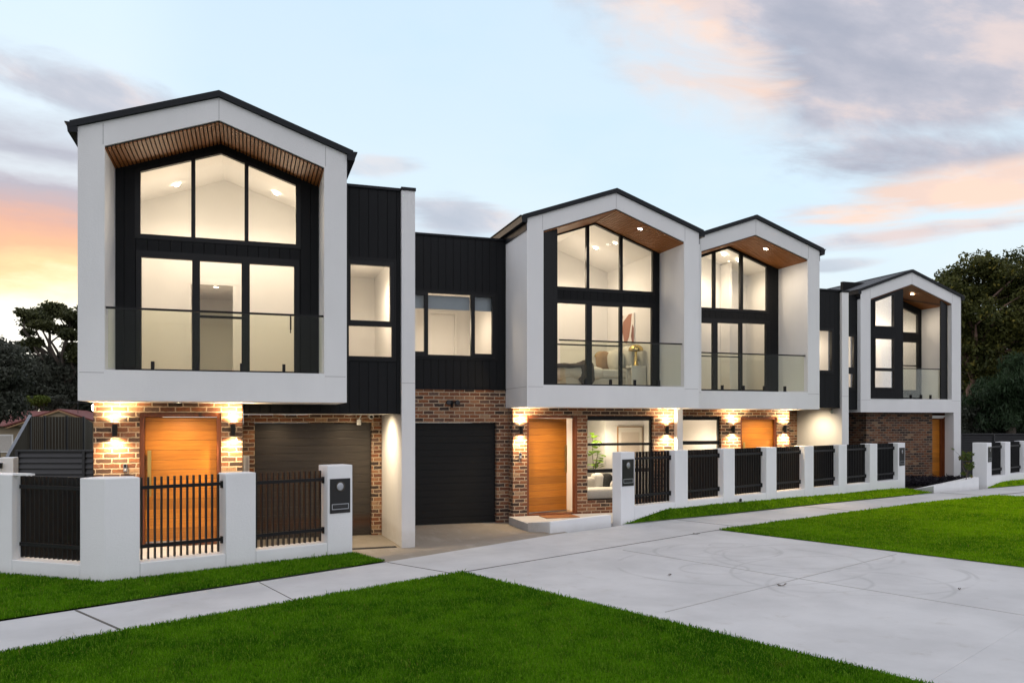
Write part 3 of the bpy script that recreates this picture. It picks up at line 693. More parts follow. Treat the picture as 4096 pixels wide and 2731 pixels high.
# lower storey
m = MB(); wall_cols(m, -2.348, -.083, -.05, 2.402, 14.22, 14.5, [(-1.675, -.418, .04, 2.245)]); m.box(-2.348, -2.05, 14.505, 22, -.4, 2.402); m.box(-.36, -.083, 14.505, 16.76, -.4, 2.402)
wall_cols(m, -.078, 2.69, -.4, 2.232, 16.765, 17.0, [(.136, 2.479, -.4, 2.07)])
m.build('brick_wall', M['brick'], h1)
front_door(h1, -1.675, -.418, .04, 2.245, 14.22, 0, 'l', .072, (.86, 1.62))
garage(h1, .14, 2.475, -.285, 2.068, 16.86, M['garage_brown'])
MB().box(-2.4, -.0, 12.95, 14.215, -.2, .035).build('porch_slab', M['concrete'], h1, .006)
# black clad link with its window, and the white blade wall
m = MB(); wall_cols(m, -.07, 1.54, 2.235, 2.40, 14.585, 14.75, []); wall_cols(m, 1.54, 2.69, 2.235, 6.345, 14.585, 14.75, [(1.725, 2.551, 3.268, 5.024)]); m.build('black_cladding', M['clad'], h1)
m = MB(); m.box(-.07, 2.69, 14.755, 16.76, 2.236, 2.25); m.build('soffit', M['ceiling_white'], h1)
m = MB(); m.box(1.54, 2.692, 14.555, 15.3, 6.35, 6.40); m.box(1.54, 2.69, 14.76, 22, 6.2, 6.34); m.box(1.54, 2.69, 21.8, 22, -.3, 6.19); m.build('parapet_cap', M['colorbond'], h1)
glazing(h1, 'window', [(1.774, 2.489, 3.934, 4.945), (1.742, 2.525, 3.283, 3.834)], (1.725, 2.551, 3.268, 5.024), 14.57)
mb2 = MB(); mb2.box(1.66, 1.722, 14.565, 14.584, 3.2, 5.09); mb2.box(2.554, 2.61, 14.565, 14.584, 3.2, 5.09); mb2.box(1.722, 2.554, 14.565, 14.584, 5.027, 5.09); mb2.box(1.722, 2.554, 14.565, 14.584, 3.2, 3.265); mb2.build('window_trim', M['trim'], h1)
room(h1, [(1.56, 2.9), (2.64, 2.9), (2.64, 5.22), (1.56, 5.22)], 14.76, 17.4)
m = MB(); m.box(2.694, 2.944, 14.5, 22, -.5, 6.352); m.cm = 1; m.box(2.692, 2.946, 14.4985, 14.5005, 2.80, 2.81); m.build('blade_wall', [M['render'], M['joint']], h1)
MB().box(2.684, 2.958, 14.48, 22.02, 6.356, 6.41).build('blade_cap', M['colorbond'], h1)
# ---------------- house two
h2, um2 = house('white gabled townhouse with black garage door, potted plant room and open front door', 5.6652, 9.868, 15.973, (6.041, 9.481, 2.886, 6.2, 6.815), 1.14, 6.434, 7.164)
V = 17.115
balcony_wall(h2, 6.041, 9.481, 6.2, 6.815, um2, 2.886, V, [(6.65, 9.37, 2.886, 4.93)], (6.67, 9.36, 5.15, um2, 6.79))
glazing(h2, 'gable_window', [(6.75, 7.547, 5.225, 9), (7.622, 8.417, 5.225, 9), (8.491, 9.292, 5.225, 9)], (6.67, 9.36, 5.15, 9), V, raked=(um2, 6.73))
glazing(h2, 'sliding_door', [(6.75, 7.547, 2.97, 3.872), (6.75, 7.547, 3.90, 4.845), (7.688, 8.41, 2.97, 3.872), (7.688, 8.41, 3.90, 4.82), (8.484, 9.268, 2.97, 4.84)], (6.65, 9.37, 2.886, 4.93), V)
balustrade(h2, 6.44, 9.475, 16.07, 2.89, 3.868, (7.069, 7.675, 8.272, 8.878))
for i, (a, b, y) in enumerate(((6.06, 6.21, 16.02), (6.215, 6.315, 16.09), (6.34, 6.435, 16.15))):
    zt = 6.2+(a-6.041)*.345-.03; MB().prism([(a, 2.89), (b, 2.89), (b, zt+.345*(b-a)), (a, zt)], y, y+.045).build('shutter_panel', M['metal'], h2)
room(h2, [(5.95, 2.88), (9.45, 2.88), (9.45, 6.2), (um2, 6.80), (5.95, 6.15)], 17.24, 20.0)
m = MB(); wall_cols(m, 2.95, 5.72, -.4, 2.815, 17.45, 17.7, [(3.1, 5.447, -.4, 2.067)])
wall_cols(m, 5.72, 9.86, -.4, 2.402, 17.087, 17.33, [(6.061, 7.315, -.07, 2.232), (7.565, 9.302, .237, 2.228)]); m.box(5.72, 5.95, 17.335, 17.445, -.4, 2.402)
m.build('brick_wall', M['brick'], h2)
garage(h2, 3.105, 5.442, -.225, 2.064, 17.56, M['garage_black'])
front_door(h2, 6.061, 7.315, -.07, 2.232, 17.087, R(16), 'r', .06, (.89, 1.54))
glazing(h2, 'window', [(7.60, 9.265, .27, .886), (7.60, 9.265, .97, 1.523), (7.60, 9.265, 1.583, 2.12)], (7.566, 9.301, .238, 2.227), 17.19)
m = MB(); wall_cols(m, 2.95, 5.66, 2.83, 6.25, 17.43, 17.6, [(3.35, 5.40, 3.56, 4.99)]); m.build('black_cladding', M['clad'], h2)
MB().box(2.95, 5.664, 17.41, 17.75, 2.815, 2.832).build('drip_flashing', M['colorbond'], h2)
MB().box(2.95, 5.662, 17.40, 18.1, 6.256, 6.30).box(2.95, 5.66, 17.605, 25, 6.1, 6.25).build('parapet_cap', M['colorbond'], h2)
w = glazing(h2, 'window', [(3.43, 3.746, 3.655, 4.915), (3.83, 4.824, 3.589, 4.97), (4.915, 5.326, 3.64, 4.94)], (3.35, 5.40, 3.56, 4.99), 17.415)
mb2 = MB(); mb2.box(5.402, 5.46, 17.41, 17.429, 3.5, 5.05); mb2.box(3.35, 5.402, 17.41, 17.429, 4.993, 5.05); mb2.box(3.35, 5.402, 17.41, 17.429, 3.5, 3.557); mb2.build('window_trim', M['trim'], h2)
MB().box(3.40, 3.78, 17.55, 17.556, 4.63, 4.99).box(3.83, 4.83, 17.55, 17.556, 4.63, 4.94).box(4.88, 5.36, 17.55, 17.556, 4.63, 4.99).build('blind', M['blind'], h2)
room(h2, [(2.97, 2.9), (5.6, 2.9), (5.6, 5.25), (2.97, 5.25)], 17.61, 20.3)
m = MB(); m.box(4.42, 4.50, 20.22, 20.29, 2.9, 4.98); m.box(5.16, 5.24, 20.22, 20.29, 2.9, 4.98); m.box(4.5, 5.16, 20.22, 20.29, 4.9, 4.98); m.build('interior_door_frame', M['paint_white'], h2)
m = MB(); m.box(3.0, 3.95, 20.0, 20.28, 3.35, 3.39); m.box(3.0, 3.95, 20.0, 20.28, 3.85, 3.89); m.box(3.0, 3.95, 20.0, 20.28, 4.35, 4.39); m.box(3.95, 4.0, 19.98, 20.28, 2.9, 4.7); m.build('shelf', M['paint_white'], h2)
room(h2, [(5.98, -.03), (7.36, -.03), (7.36, 2.36), (5.98, 2.36)], 17.34, 21.5)
room(h2, [(7.42, -.03), (9.83, -.03), (9.83, 2.38), (7.42, 2.38)], 17.34, 20.7)
MB().box(9.868, 10.022, 16.95, 24, -.4, 2.402).build('party_wall', M['render'], h2)
# ---------------- house three
h3, um3 = house('white gabled townhouse between the two others with bare bright rooms and closed front door', 10.0275, 13.842, 16.711, (10.39, 13.48, 2.84, 6.2, 6.71), 1.165, 6.434, 7.10)
V = 17.88
balcony_wall(h3, 10.39, 13.48, 6.2, 6.71, um3, 2.84, V, [(10.65, 13.2, 2.84, 4.77)], (10.65, 13.18, 4.97, um3, 6.665))
glazing(h3, 'gable_window', [(10.72, 11.463, 5.04, 9), (11.539, 12.281, 5.04, 9), (12.371, 13.112, 5.04, 9)], (10.65, 13.18, 4.97, 9), V, raked=(um3, 6.61))
glazing(h3, 'sliding_door', [(10.72, 11.455, 2.93, 3.773), (10.72, 11.455, 3.797, 4.64), (11.597, 12.266, 2.93, 3.773), (11.597, 12.266, 3.797, 4.66), (12.352, 13.084, 2.93, 4.68)], (10.65, 13.2, 2.84, 4.77), V)
balustrade(h3, 10.395, 13.47, 16.81, 2.842, 3.763, (11.036, 11.642, 12.253, 12.864))
room(h3, [(10.2, 2.83), (13.40, 2.83), (13.40, 6.2), (um3, 6.70), (10.2, 6.15)], 18.01, 19.2)
MB().box(12.55, 12.62, 18.75, 19.19, 2.83, 6.45).build('interior_nib', M['interior'], h3)
m = MB(); wall_cols(m, 10.03, 13.787, -.4, 2.402, 17.83, 18.05, [(10.1, 11.68, .237, 2.223), (12.266, 13.40, 0., 2.212)]); m.box(13.55, 13.787, 18.055, 21.1, -.4, 2.402)
wall_cols(m, 13.79, 16.615, -.4, 2.48, 21.105, 21.3, [(13.9, 16.2, -.4, 2.07)]); m.build('brick_wall', M['brick'], h3)
garage(h3, 13.905, 16.195, -.3, 2.065, 21.2, M['garage_black'])
front_door(h3, 12.266, 13.40, 0., 2.212, 17.83, 0, 'l', .06, (.87, 1.55))
glazing(h3, 'window', [(10.14, 11.645, .27, .886), (10.14, 11.645, .97, 1.50), (10.14, 11.645, 1.594, 2.13)], (10.101, 11.679, .238, 2.222), 17.93)
room(h3, [(10.1, 0), (12.1, 0), (12.1, 2.38), (10.1, 2.38)], 18.06, 21.4)
m = MB(); wall_cols(m, 13.85, 16.615, 2.49, 5.93, 19.18, 19.35, [(15.2, 16.34, 3.555, 4.785)]); m.build('black_cladding', M['clad'], h3)
MB().box(13.85, 16.617, 19.15, 19.9, 5.935, 5.98).box(13.85, 16.61, 19.36, 26, 5.75, 5.92).build('parapet_cap', M['colorbond'], h3)
MB().box(13.8, 16.615, 19.36, 21.1, 2.492, 2.506).build('soffit', M['ceiling_white'], h3)
glazing(h3, 'window', [(15.27, 16.30, 3.59, 4.75)], (15.2, 16.34, 3.555, 4.785), 19.165)
mb2 = MB(); mb2.box(16.342, 16.4, 19.16, 19.179, 3.5, 4.84); mb2.box(15.2, 16.342, 19.16, 19.179, 4.788, 4.84); mb2.box(15.2, 16.342, 19.16, 19.179, 3.5, 3.552); mb2.build('window_trim', M['trim'], h3)
room(h3, [(14.0, 2.9), (16.55, 2.9), (16.55, 5.2), (14.0, 5.2)], 19.36, 21.6)
m = MB(); m.box(16.62, 16.862, 19.1, 26, -.5, 5.90); m.cm = 1; m.box(16.618, 16.864, 19.0985, 19.1005, 2.83, 2.84); m.build('blade_wall', [M['render'], M['joint']], h3)
MB().box(16.60, 16.88, 19.08, 26.02, 5.904, 5.96).build('blade_cap', M['colorbond'], h3)
# ---------------- house four
h4, um4 = house('farthest white gabled townhouse, half its front boarded black, one white leg reaching the ground', 19.406, 23.754, 21.425, (19.823, 23.341, 2.86, 6.2, 6.79), 1.31, 6.434, 7.19, 11)
m = MB(); zt = lambda u: 6.2+(u-19.823)*(6.79-6.2)/(um4-19.823)-.045
X0, X1 = 19.823, 21.178
for a, b, hs in ((X0, 19.96, []), (19.96, 20.78, [(3.21, 3.80), (3.87, 4.89)]), (20.78, X1, [])):
    z = 2.862
    for p, q in hs: m.prism([(a, z), (b, z), (b, p), (a, p)], 21.405, 21.52); z = q
    if hs: m.prism([(a, z), (b, z), (b, 5.27), (a, 5.27)], 21.405, 21.52); m.prism([(a, zt(a)-.06), (b, zt(b)-.06), (b, zt(b)), (a, zt(a))], 21.405, 21.52)
    else: m.prism([(a, z), (b, z), (b, zt(b)), (a, zt(a))], 21.405, 21.52)
m.box(21.08, X1, 21.525, 22.73, 2.862, 6.55)
m.build('boarded_wall', M['clad'], h4)
glazing(h4, 'window', [(19.973, 20.769, 3.236, 3.79), (20.0, 20.753, 3.893, 4.87)], (19.95, 20.79, 3.2, 4.90), 21.395)
glazing(h4, 'gable_window', [(19.989, 20.753, 5.305, 9)], (19.95, 20.79, 5.26, 9), 21.395, raked=(um4, zt(um4)-.085))
balcony_wall(h4, 19.823, 23.341, 6.2, 6.79, um4, 2.86, 22.735, [(19.82, 21.5, 2.86, 7), (21.5, 23.2, 2.95, 5.02)], (21.5, 23.2, 5.27, um4, 6.55))
glazing(h4, 'gable_window', [(21.58, 23.151, 5.319, 9)], (21.5, 23.2, 5.27, 9), 22.72, raked=(um4, 6.50))
glazing(h4, 'sliding_door', [(21.55, 22.3, 3.1, 4.96), (22.36, 23.163, 3.228, 4.097), (22.36, 23.163, 4.13, 4.96)], (21.5, 23.2, 2.95, 5.02), 22.72)
balustrade(h4, 21.185, 23.01, 21.53, 2.872, 3.905, (21.64, 22.08, 22.498))
for a, b, y in ((22.905, 23.025, 21.48), (23.054, 23.168, 21.52), (23.191, 23.295, 21.56)):
    MB().prism([(a, 2.865), (b, 2.865), (b, 6.15+(23.341-b)*.345), (a, 6.15+(23.341-a)*.345)], y, y+.045).build('shutter_panel', M['metal'], h4)
room(h4, [(19.62, 2.85), (21.07, 2.85), (21.07, 6.55), (19.62, 6.1)], 21.525, 24.2)
room(h4, [(21.2, 2.85), (23.5, 2.85), (23.5, 6.2), (um4, 6.75), (21.2, 6.7)], 22.86, 24.6)
MB().box(23.433, 23.7535, 21.426, 21.80, -.2, 2.403).build('corner_leg', M['render'], h4)
m = MB(); wall_cols(m, 19.978, 22.853, -.3, 2.402, 21.79, 22.0, []); m.box(19.978, 20.2, 22.005, 27, -.3, 2.402); m.box(23.5, 23.75, 22.5, 27, -.3, 2.402); m.box(22.65, 22.853, 22.005, 22.8, -.3, 2.402); m.build('brick_wall', M['brick_shaded'], h4)
MB().box(23.438, 23.752, 21.803, 22.495, -.2, 2.402).build('porch_side_wall', M['doorframe'], h4)
MB().box(22.86, 23.43, 22.36, 22.45, -.2, 2.402).build('hall_wall', M['interior'], h4)
front_door(h4, 22.86, 23.434, -.02, 2.20, 21.90, 0, 'l', .03, (.9, 1.5))
MB().box(22.855, 23.43, 21.80, 22.5, 2.25, 2.30).box(22.86, 23.43, 21.85, 22.0, 2.205, 2.248).build('porch_soffit', M['ceiling_white'], h4)
m = MB(); wall_cols(m, 16.87, 19.40, 2.49, 6.30, 21.57, 21.75, [(17.7, 19.28, 3.20, 4.97)]); m.box(16.87, 19.40, 21.755, 23.39, 2.49, 2.51); m.build('black_cladding', M['clad'], h4)
mm = MB(); wall_cols(mm, 16.87, 19.97, -.3, 2.488, 23.4, 23.6, []); mm.build('rear_brick_wall', M['brick_shaded'], h4)
glazing(h4, 'window', [(17.75, 19.24, 3.90, 4.93), (17.75, 19.25, 3.24, 3.68)], (17.7, 19.28, 3.20, 4.97), 21.56)
mb2 = MB(); mb2.box(19.282, 19.34, 21.55, 21.569, 3.14, 5.03); mb2.box(17.7, 19.282, 21.55, 21.569, 4.973, 5.03); mb2.box(17.7, 19.282, 21.55, 21.569, 3.14, 3.197); mb2.build('window_trim', M['trim'], h4)

# ------------------------------------------------------------------ room lights and their visible downlights
def downlight(loc, label, energy, group='recessed ceiling downlights', slope=0, drop=.12, r=.045, vis=True, radius=.08, at=(0, -.3)):
    x, y, z = loc
    t = thing('downlight', label, 'ceiling light', (x, y, z), 0, group)
    m = MB(); m.lathe([(.0, -.004), (r, -.004)], (x, y, z)); m.build('lens', M['lamp_glow'] if vis else M['cool_glow'], t)
    m = MB(); m.lathe([(r, -.003), (r*1.35, -.006), (r*1.4, .004)], (x, y, z)); m.build('trim_ring', M['paint_white'], t)
    if slope: t.rotation_euler = (0, slope, 0)
    if energy and drop > .11:
        lamp('SPOT', 'room_light', (x+at[0], y+at[1], z-.3), energy*1.15, INT, .16, (0, 0, -1), 172, .5); lamp('POINT', 'room_glow', (x+at[0], y+at[1], z-.9), energy*.42, INT, .25)
    if energy and drop <= .11: lamp('SPOT', 'soffit_light', (x, y, z-.06), energy*1.6, INT, .05, (0, 0, -1), 160, .7)
sl = math.atan(PITCH)
downlight((-1.226, 15.75, 6.42), 'glowing downlight on the left ceiling slope of the nearest gable room', 36, slope=-sl, at=(.15, -.75))
downlight((.51, 15.70, 6.41), 'glowing downlight on the right ceiling slope of the nearest gable room', 36, slope=sl, at=(-.15, -.75))
downlight((-.62, 17.6, 4.89), 'small hallway downlight seen through the middle pane of the nearest sliding door', 9)
downlight((1.78, 15.3, 5.21), 'downlight at the corner of the narrow window in the black cladding', 22, at=(.3, .3))
downlight((8.46, 18.6, 6.53), 'glowing downlight nearest the dark mullion in the bedroom gable', 34, slope=sl, at=(-.4, .1))
downlight((8.60, 17.75, 6.49), 'bright downlight under the gable peak of the bedroom with the bed', 34, slope=sl, at=(-1.2, 0))
downlight((4.85, 19.6, 5.24), 'downlight above the doorway in the room with grey blinds', 34, at=(-.4, -1))
downlight((12.16, 18.45, 6.57), 'downlight at the ceiling peak of the bare gable room', 30, slope=sl, at=(-.6, .1))
downlight((12.6, 18.4, 6.43), 'smaller downlight beside the mullion of the bare gable room', 16, slope=sl)
downlight((15.6, 20.6, 5.19), 'hidden-edge downlight in the room behind the third black link', 26)
downlight((20.3, 23.0, 6.2), 'downlight high in the narrow front room of the farthest townhouse', 42)
downlight((22.4, 23.9, 6.3), 'downlight at the back of the farthest balcony room', 22)
downlight((18.4, 24.0, 5.3), 'downlight behind the last narrow window before the farthest gable', 0)
for loc, lab, e in (((8.53, 16.3, 6.50), 'unlit downlight in the slatted soffit above the bedroom balcony', 0), ((12.51, 17.1, 6.48), 'lit downlight in the slatted soffit of the bare-roomed townhouse', 22), ((22.1, 21.93, 6.55), 'lit downlight in the slatted soffit of the farthest townhouse', 30)):
    downlight(loc, lab, e, 'downlights in timber soffits', sl, .1, .05, e > 0)
room(h4, [(17.0, 2.9), (19.35, 2.9), (19.35, 5.3), (17.0, 5.3)], 21.76, 24.5)
lamp('POINT', 'room_light', (18.2, 23.2, 4.6), 42, INT, .2)
for loc, lab, e in (((8.2, 18.3, 2.37), 'ceiling downlight in the living room with the plant', 44), ((6.7, 19.2, 2.35), 'downlight in the entry hall behind the open timber door', 44), ((11.0, 19.4, 2.37), 'ceiling downlight in the empty ground floor room', 44)):
    downlight(loc, lab, e)

# ------------------------------------------------------------------ wall lights
WL = [(-2.029, 14.22, 1.86, 2.05, 'black up-down wall light left of the nearest orange door'), (-.232, 14.22, 1.86, 2.05, 'black up-down wall light right of the nearest orange door'),
      (5.897, 17.087, 1.81, 1.99, 'black up-down wall light left of the open timber door'), (9.639, 17.087, 1.80, 1.985, 'black up-down wall light right of the plant window'),
      (12.002, 17.83, 1.80, 1.99, 'black up-down wall light left of the closed door on the third brick front'), (13.60, 17.83, 1.80, 1.99, 'black up-down wall light right of the closed door on the third brick front')]
for x, y, z0, z1, lab in WL:
    t = thing('wall_light', lab, 'wall light', (x, y, z0), 0, 'cylinder wall lights on the brick fronts'); c = (x, y-.075, 0)
    m = MB(); m.lathe([(.034, z0), (.04, z0), (.04, z1), (.034, z1)], c); m.lathe([(.034, z0+.01), (.034, z1-.01)], c)
    m.build('housing', M['metal'], t)
    MB().box(x-.03, x+.03, y-.05, y-.001, (z0+z1)/2-.05, (z0+z1)/2+.05).build('bracket', M['metal'], t)
    for zz in (z0+.012, z1-.012): MB().lathe([(0, 0), (.033, 0)], (x, y-.075, zz)).build('bulb', M['lamp_glow'], t)
    for s, zz in ((1, z1+.012), (-1, z0-.012)):
        lamp('SPOT', 'wall_light_beam', (x, y-.11, zz), 72, (1, .70, .38), .03, (0, .12, s), 150, 1.0)
# ------------------------------------------------------------------ small fittings
def spotcam(name, lab, cat, loc, face=(0, -1, 0), body=M['white_plastic']):
    t = thing(name, lab, cat, loc); x, y, z = loc; return t, x, y, z
t, x, y, z = spotcam('security_light', 'twin-head black floodlight on brick above the black garage door', 'floodlight', (4.375, 17.45, 2.52))
MB().lathe([(0, .0), (.05, .0), (.05, .03), (0, .03)], (x, y, z), 'y').build('mount', M['metal'], t)
for s in (-1, 1):
    MB().tube([(x+s*.02, y-.04, z), (x+s*.085, y-.1, z+.01)], .016, 8).lathe([(0, 0), (.05, 0), (.058, .09), (.05, .1)], (x+s*.1, y-.08, z), 'y').build('lamp_head', M['metal'], t)
    MB().lathe([(0, .098), (.048, .098)], (x+s*.1, y-.08, z), 'y').build('lens', M['slate'], t)
MB().tube([(x, y-.03, z-.02), (x, y-.05, z-.1)], .03, 10).build('sensor', M['metal'], t)
t, x, y, z = spotcam('dome_camera', 'white dome security camera under the soffit right of the brown garage door', 'security camera', (2.45, 16.72, 2.2))
MB().lathe([(0, .06), (.05, .06), (.06, .03), (.06, 0)], (x, y-.05, z), 'y').build('housing', M['white_plastic'], t); MB().blob((x, y-.1, z-.01), (.035, .03, .035), 1, 0).build('lens', M['metal'], t)
t, x, y, z = spotcam('sensor_light', 'small white sensor hanging above the brown garage door', 'sensor', (2.2, 16.72, 2.16))
MB().box(x-.045, x+.045, y-.06, y-.02, z-.14, z-.02).build('housing', M['white_plastic'], t, .01); MB().tube([(x, y-.03, z-.03), (x+.05, y-.01, z+.06)], .012, 8).build('arm', M['white_plastic'], t)
t, x, y, z = spotcam('wall_camera', 'small grey camera high on the floodlit white wall', 'security camera', (16.62, 19.5, 2.42))
MB().tube([(x-.005, y, z+.04), (x-.06, y, z+.0)], .02, 8).build('bracket', M['steel'], t); MB().tube([(x-.05, y+.05, z), (x-.09, y-.09, z-.05)], [.04, .045], 12).build('housing', M['steel'], t)
t, x, y, z = spotcam('bracket_camera', 'white camera at the side of the nearest white gable', 'security camera', (1.60, 14.58, 2.60))
MB().blob((x+.05, y-.06, z), (.05, .06, .04), 4, .02).build('housing', M['white_plastic'], t); MB().tube([(x, y, z-.03), (x+.04, y-.05, z-.01)], .015, 8).build('arm', M['white_plastic'], t)
for x, y, z, lab in ((-1.883, 14.22, 1.345, 'doorbell with grey button panel left of the nearest orange door'), (5.897, 17.087, 1.32, 'doorbell below the wall light beside the open door')):
    t = thing('doorbell', lab, 'doorbell', (x, y, z)); MB().box(x-.028, x+.028, y-.022, y-.001, z-.065, z+.065).build('plate', M['steel'], t, .004)
    MB().box(x-.018, x+.018, y-.025, y-.0215, z+.005, z+.055).build('camera_window', M['mail_black'], t); MB().lathe([(0, .024), (.012, .024), (.012, .02)], (x, y, z-.03), 'y').build('button', M['white_plastic'], t)
# garage entry downlights wash the white blade walls
for loc, lab, e, aim in (((2.05, 15.55, 2.232), 'downlight under the black link washing the near white blade wall', 30, (.35, 3.4)), ((15.75, 19.9, 2.488), 'downlight washing the far white blade wall', 34, (.3, 2.6)), ((.55, 16.35, 2.232), 'left downlight in front of the brown garage door', 15, (0, 1.25)), ((1.95, 16.35, 2.232), 'right downlight in front of the brown garage door', 15, (0, 1.25)), ((-1.05, 13.75, 2.40), 'soffit downlight over the nearest orange door', 24, (0, 2.5)), ((6.7, 16.6, 2.40), 'soffit downlight over the open timber door', 20, (0, 2.5)), ((12.8, 17.35, 2.40), 'soffit downlight over the closed third door', 22, (0, 2.5))):
    downlight(loc, lab, 0, 'entry downlights', 0, .05, .05); lamp('SPOT', 'entry_light', (loc[0], loc[1], loc[2]-.03), e*aim[1], (1, .78, .5), .05, (aim[0], 0, -1), 150, .8)
lamp('POINT', 'porch_light', (4.6, 16.6, 2.6), 0.01, INT, .05)
t = thing('globe_light', 'round white wall globe at the left edge of the nearest brick front', 'globe light', (-2.41, 14.9, 2.33))
MB().blob((-2.43, 14.9, 2.33), (.06, .06, .075), 1, 0).build('globe', M['cool_glow'], t); lamp('POINT', 'globe_glow', (-2.55, 14.9, 2.33), 26, (1, .72, .36), .06); MB().box(-2.40, -2.35, 14.87, 14.93, 2.30, 2.36).build('mount', M['metal'], t)
t = thing('leaning_board', 'pale board standing against the brick pier left of the brown garage door', 'board', (-.03, 16.6, -.2))
MB().prism([(-.08, -.28), (.035, -.28), (.035, 1.41), (-.08, 1.42)], 16.66, 16.69).build('panel', M['white_plastic'], t, .004); MB().box(.012, .03, 16.64, 16.659, -.28, 1.40).build('edge_strip', M['paint_white'], t)
t = thing('doormat', 'small brown doormat at the open front door', 'doormat', (6.7, 16.7, -.055))
MB().box(6.3, 7.1, 16.45, 16.95, -.058, -.042).build('mat', M['rubber_mat'], t, .004)
t = thing('drain_grate', 'slotted steel drain across the drive before the brown garage', 'drain', (2.2, 14.65, -.19)); m = MB()
for k in range(30): m.box(1.6+k*.033, 1.62+k*.033, 14.6, 14.7, drive_z(1.9, 14.65)-.02, drive_z(1.9, 14.65)+.006)
m.box(1.58, 2.62, 14.59, 14.605, -.23, drive_z(1.9, 14.65)+.008); m.box(1.58, 2.62, 14.695, 14.71, -.23, drive_z(1.9, 14.65)+.008); m.build('grate', M['slate'], t)
# porch of house two with its low rendered edge wall
t = thing('porch_step', 'low white rendered wall and step leading to the open door', 'step wall', (5.6, 15.9, 0))
MB().plan([(5.62, 15.75), (9.8, 16.3), (9.8, 17.08), (5.62, 17.08)], -.4, -.06).build('slab', M['concrete'], t, .006)
MB().plan([(5.40, 13.97), (5.53, 14.02), (5.72, 15.74), (5.60, 15.74)], -.4, [.205, .21, -.03, -.03]).plan([(5.53, 14.02), (5.40, 13.97), (5.41, 13.94), (6.95, 14.52), (6.90, 14.66)], -.4, [.212, .206, .206, .218, .218]).build('edge_wall', M['fence_render'], t, .006)
MB().plan([(5.55, 14.1), (6.9, 14.67), (8.4, 15.25), (9.8, 16.29), (5.73, 15.74)], -.4, [.0, .02, .02, -.07, -.07]).build('ramp', M['concrete'], t)
t = thing('ramp_wall', 'pale sloping ramp wall beside the far white pillar', 'ramp wall', (20, 18.6, 0))
MB().plan([(19.6, 19.4), (19.12, 18.18), (21.5, 18.74), (21.6, 19.05)], -.3, [.0, .2, .37, .37]).build('wall', M['fence_render'], t, .008)

# ------------------------------------------------------------------ masonry fences with slat panels
def fence(label, p0, d, pillars, length, z_sill, z_top, panels, thick=.32, left=None, z_side=None):
    ang = math.atan2(d[1], d[0])
    t = thing('masonry_fence', label, 'fence', (p0[0], p0[1], 0), ang)
    B = lambda m, name, mat, par=t, bev=.0: m.build(name, mat, par, bev, rotated=True)
    return t, ang, B
def slat_panel(B, s0, s1, zb, zt, dm=.16, sp=.0875, w=.016, dep=.062, brk=True, y=None):
    m = MB(); n = max(2, int(round((s1-s0-.06)/sp))); st = (s1-s0-.06)/n
    for k in range(n+1):
        c = s0+.03+k*st; m.box(c-w/2, c+w/2, dm-dep/2, dm+dep/2, zb+.02, zt-.01)
    p = B(m, 'slat_panel', M['metal'])
    for zz in (zb+.20, zt-.15):
        r = MB().box(s0+.005, s1+.012, dm-dep/2-.012, dm-dep/2+.016, zz-.024, zz+.024)
        if brk: r.box(s1+.0, s1+.022, dm-dep/2-.02, dm-dep/2+.04, zz-.06, zz+.04)
        r.build('rail', M['metal'], p, 0, rotated=True)
    return p
# fence one: corner pillar, gate opening, pillar, panel, letterbox pillar, return along the side street
F1 = np.array([-1.766, 11.483]); d1 = np.array([.933, .36]); d0 = np.array([-.7977, .603]); n1 = np.array([-d1[1], d1[0]])
t1, a1, B = fence('white rendered corner fence with black slat gate before the nearest townhouse', F1, d1, None, 3.6, 0, 0, None)
loc = lambda w: (float(w @ d1), float(w @ n1))          # world offset -> fence frame
n0 = np.array([d0[1], -d0[0]]);  n0 = -n0 if n0[1] < 0 else n0
e0 = loc(d0); m0 = loc(n0)
def L0(s, k): return (e0[0]*s+m0[0]*k, e0[1]*s+m0[1]*k)   # side-run coordinates in the fence frame
B(MB().plan([(0, 0), (.432, 0), (.432, .32), (.25, .40), L0(.419, .32), L0(.419, 0)], -.3, 1.352), 'pillar', M['fence_render'], t1, .012)
B(MB().box(1.581, 2.02, 0, .32, -.3, 1.352), 'pillar', M['fence_render'], t1, .012)
B(MB().box(3.162, 3.593, 0, .32, -.3, 1.41), 'pillar', M['fence_render'], t1, .012)
B(MB().box(.434, 1.579, .002, .318, -.3, .205).box(2.022, 3.16, .002, .318, -.3, .205), 'base_wall', M['fence_render'], t1, .008)
B(MB().plan([L0(.421, .002), L0(.421, .318), L0(1.62, .318), L0(1.62, .002)][::-1], -.3, .205), 'base_wall', M['fence_render'], t1, .008)
B(MB().plan([L0(1.622, 0), L0(1.622, .32), L0(3.3, .32), L0(3.3, 0)][::-1], -.3, 1.37), 'pillar', M['fence_render'], t1, .012)
B(MB().plan([L0(1.33, .02), L0(1.33, .11), L0(1.63, .11), L0(1.63, .02)][::-1], 1.36, 1.385), 'pillar_cap', M['fence_render'], t1)
p = slat_panel(B, .46, 1.555, .205, 1.352); p.name = 'slat_gate'
slat_panel(B, 2.05, 3.14, .205, 1.34)
m = MB(); nb = 15
for k in range(nb):
    c = .44+k*(1.17/(nb-1)); q = [L0(c-.009, .13), L0(c+.009, .13), L0(c+.009, .20), L0(c-.009, .20)]; m.plan(q[::-1], .225, 1.345)
p = B(m, 'slat_panel', M['metal'])
for zz in (.41, 1.2): MB().plan([L0(.43, .105), L0(1.61, .105), L0(1.61, .138), L0(.43, .138)][::-1], zz-.024, zz+.024).build('rail', M['metal'], p, 0, rotated=True)
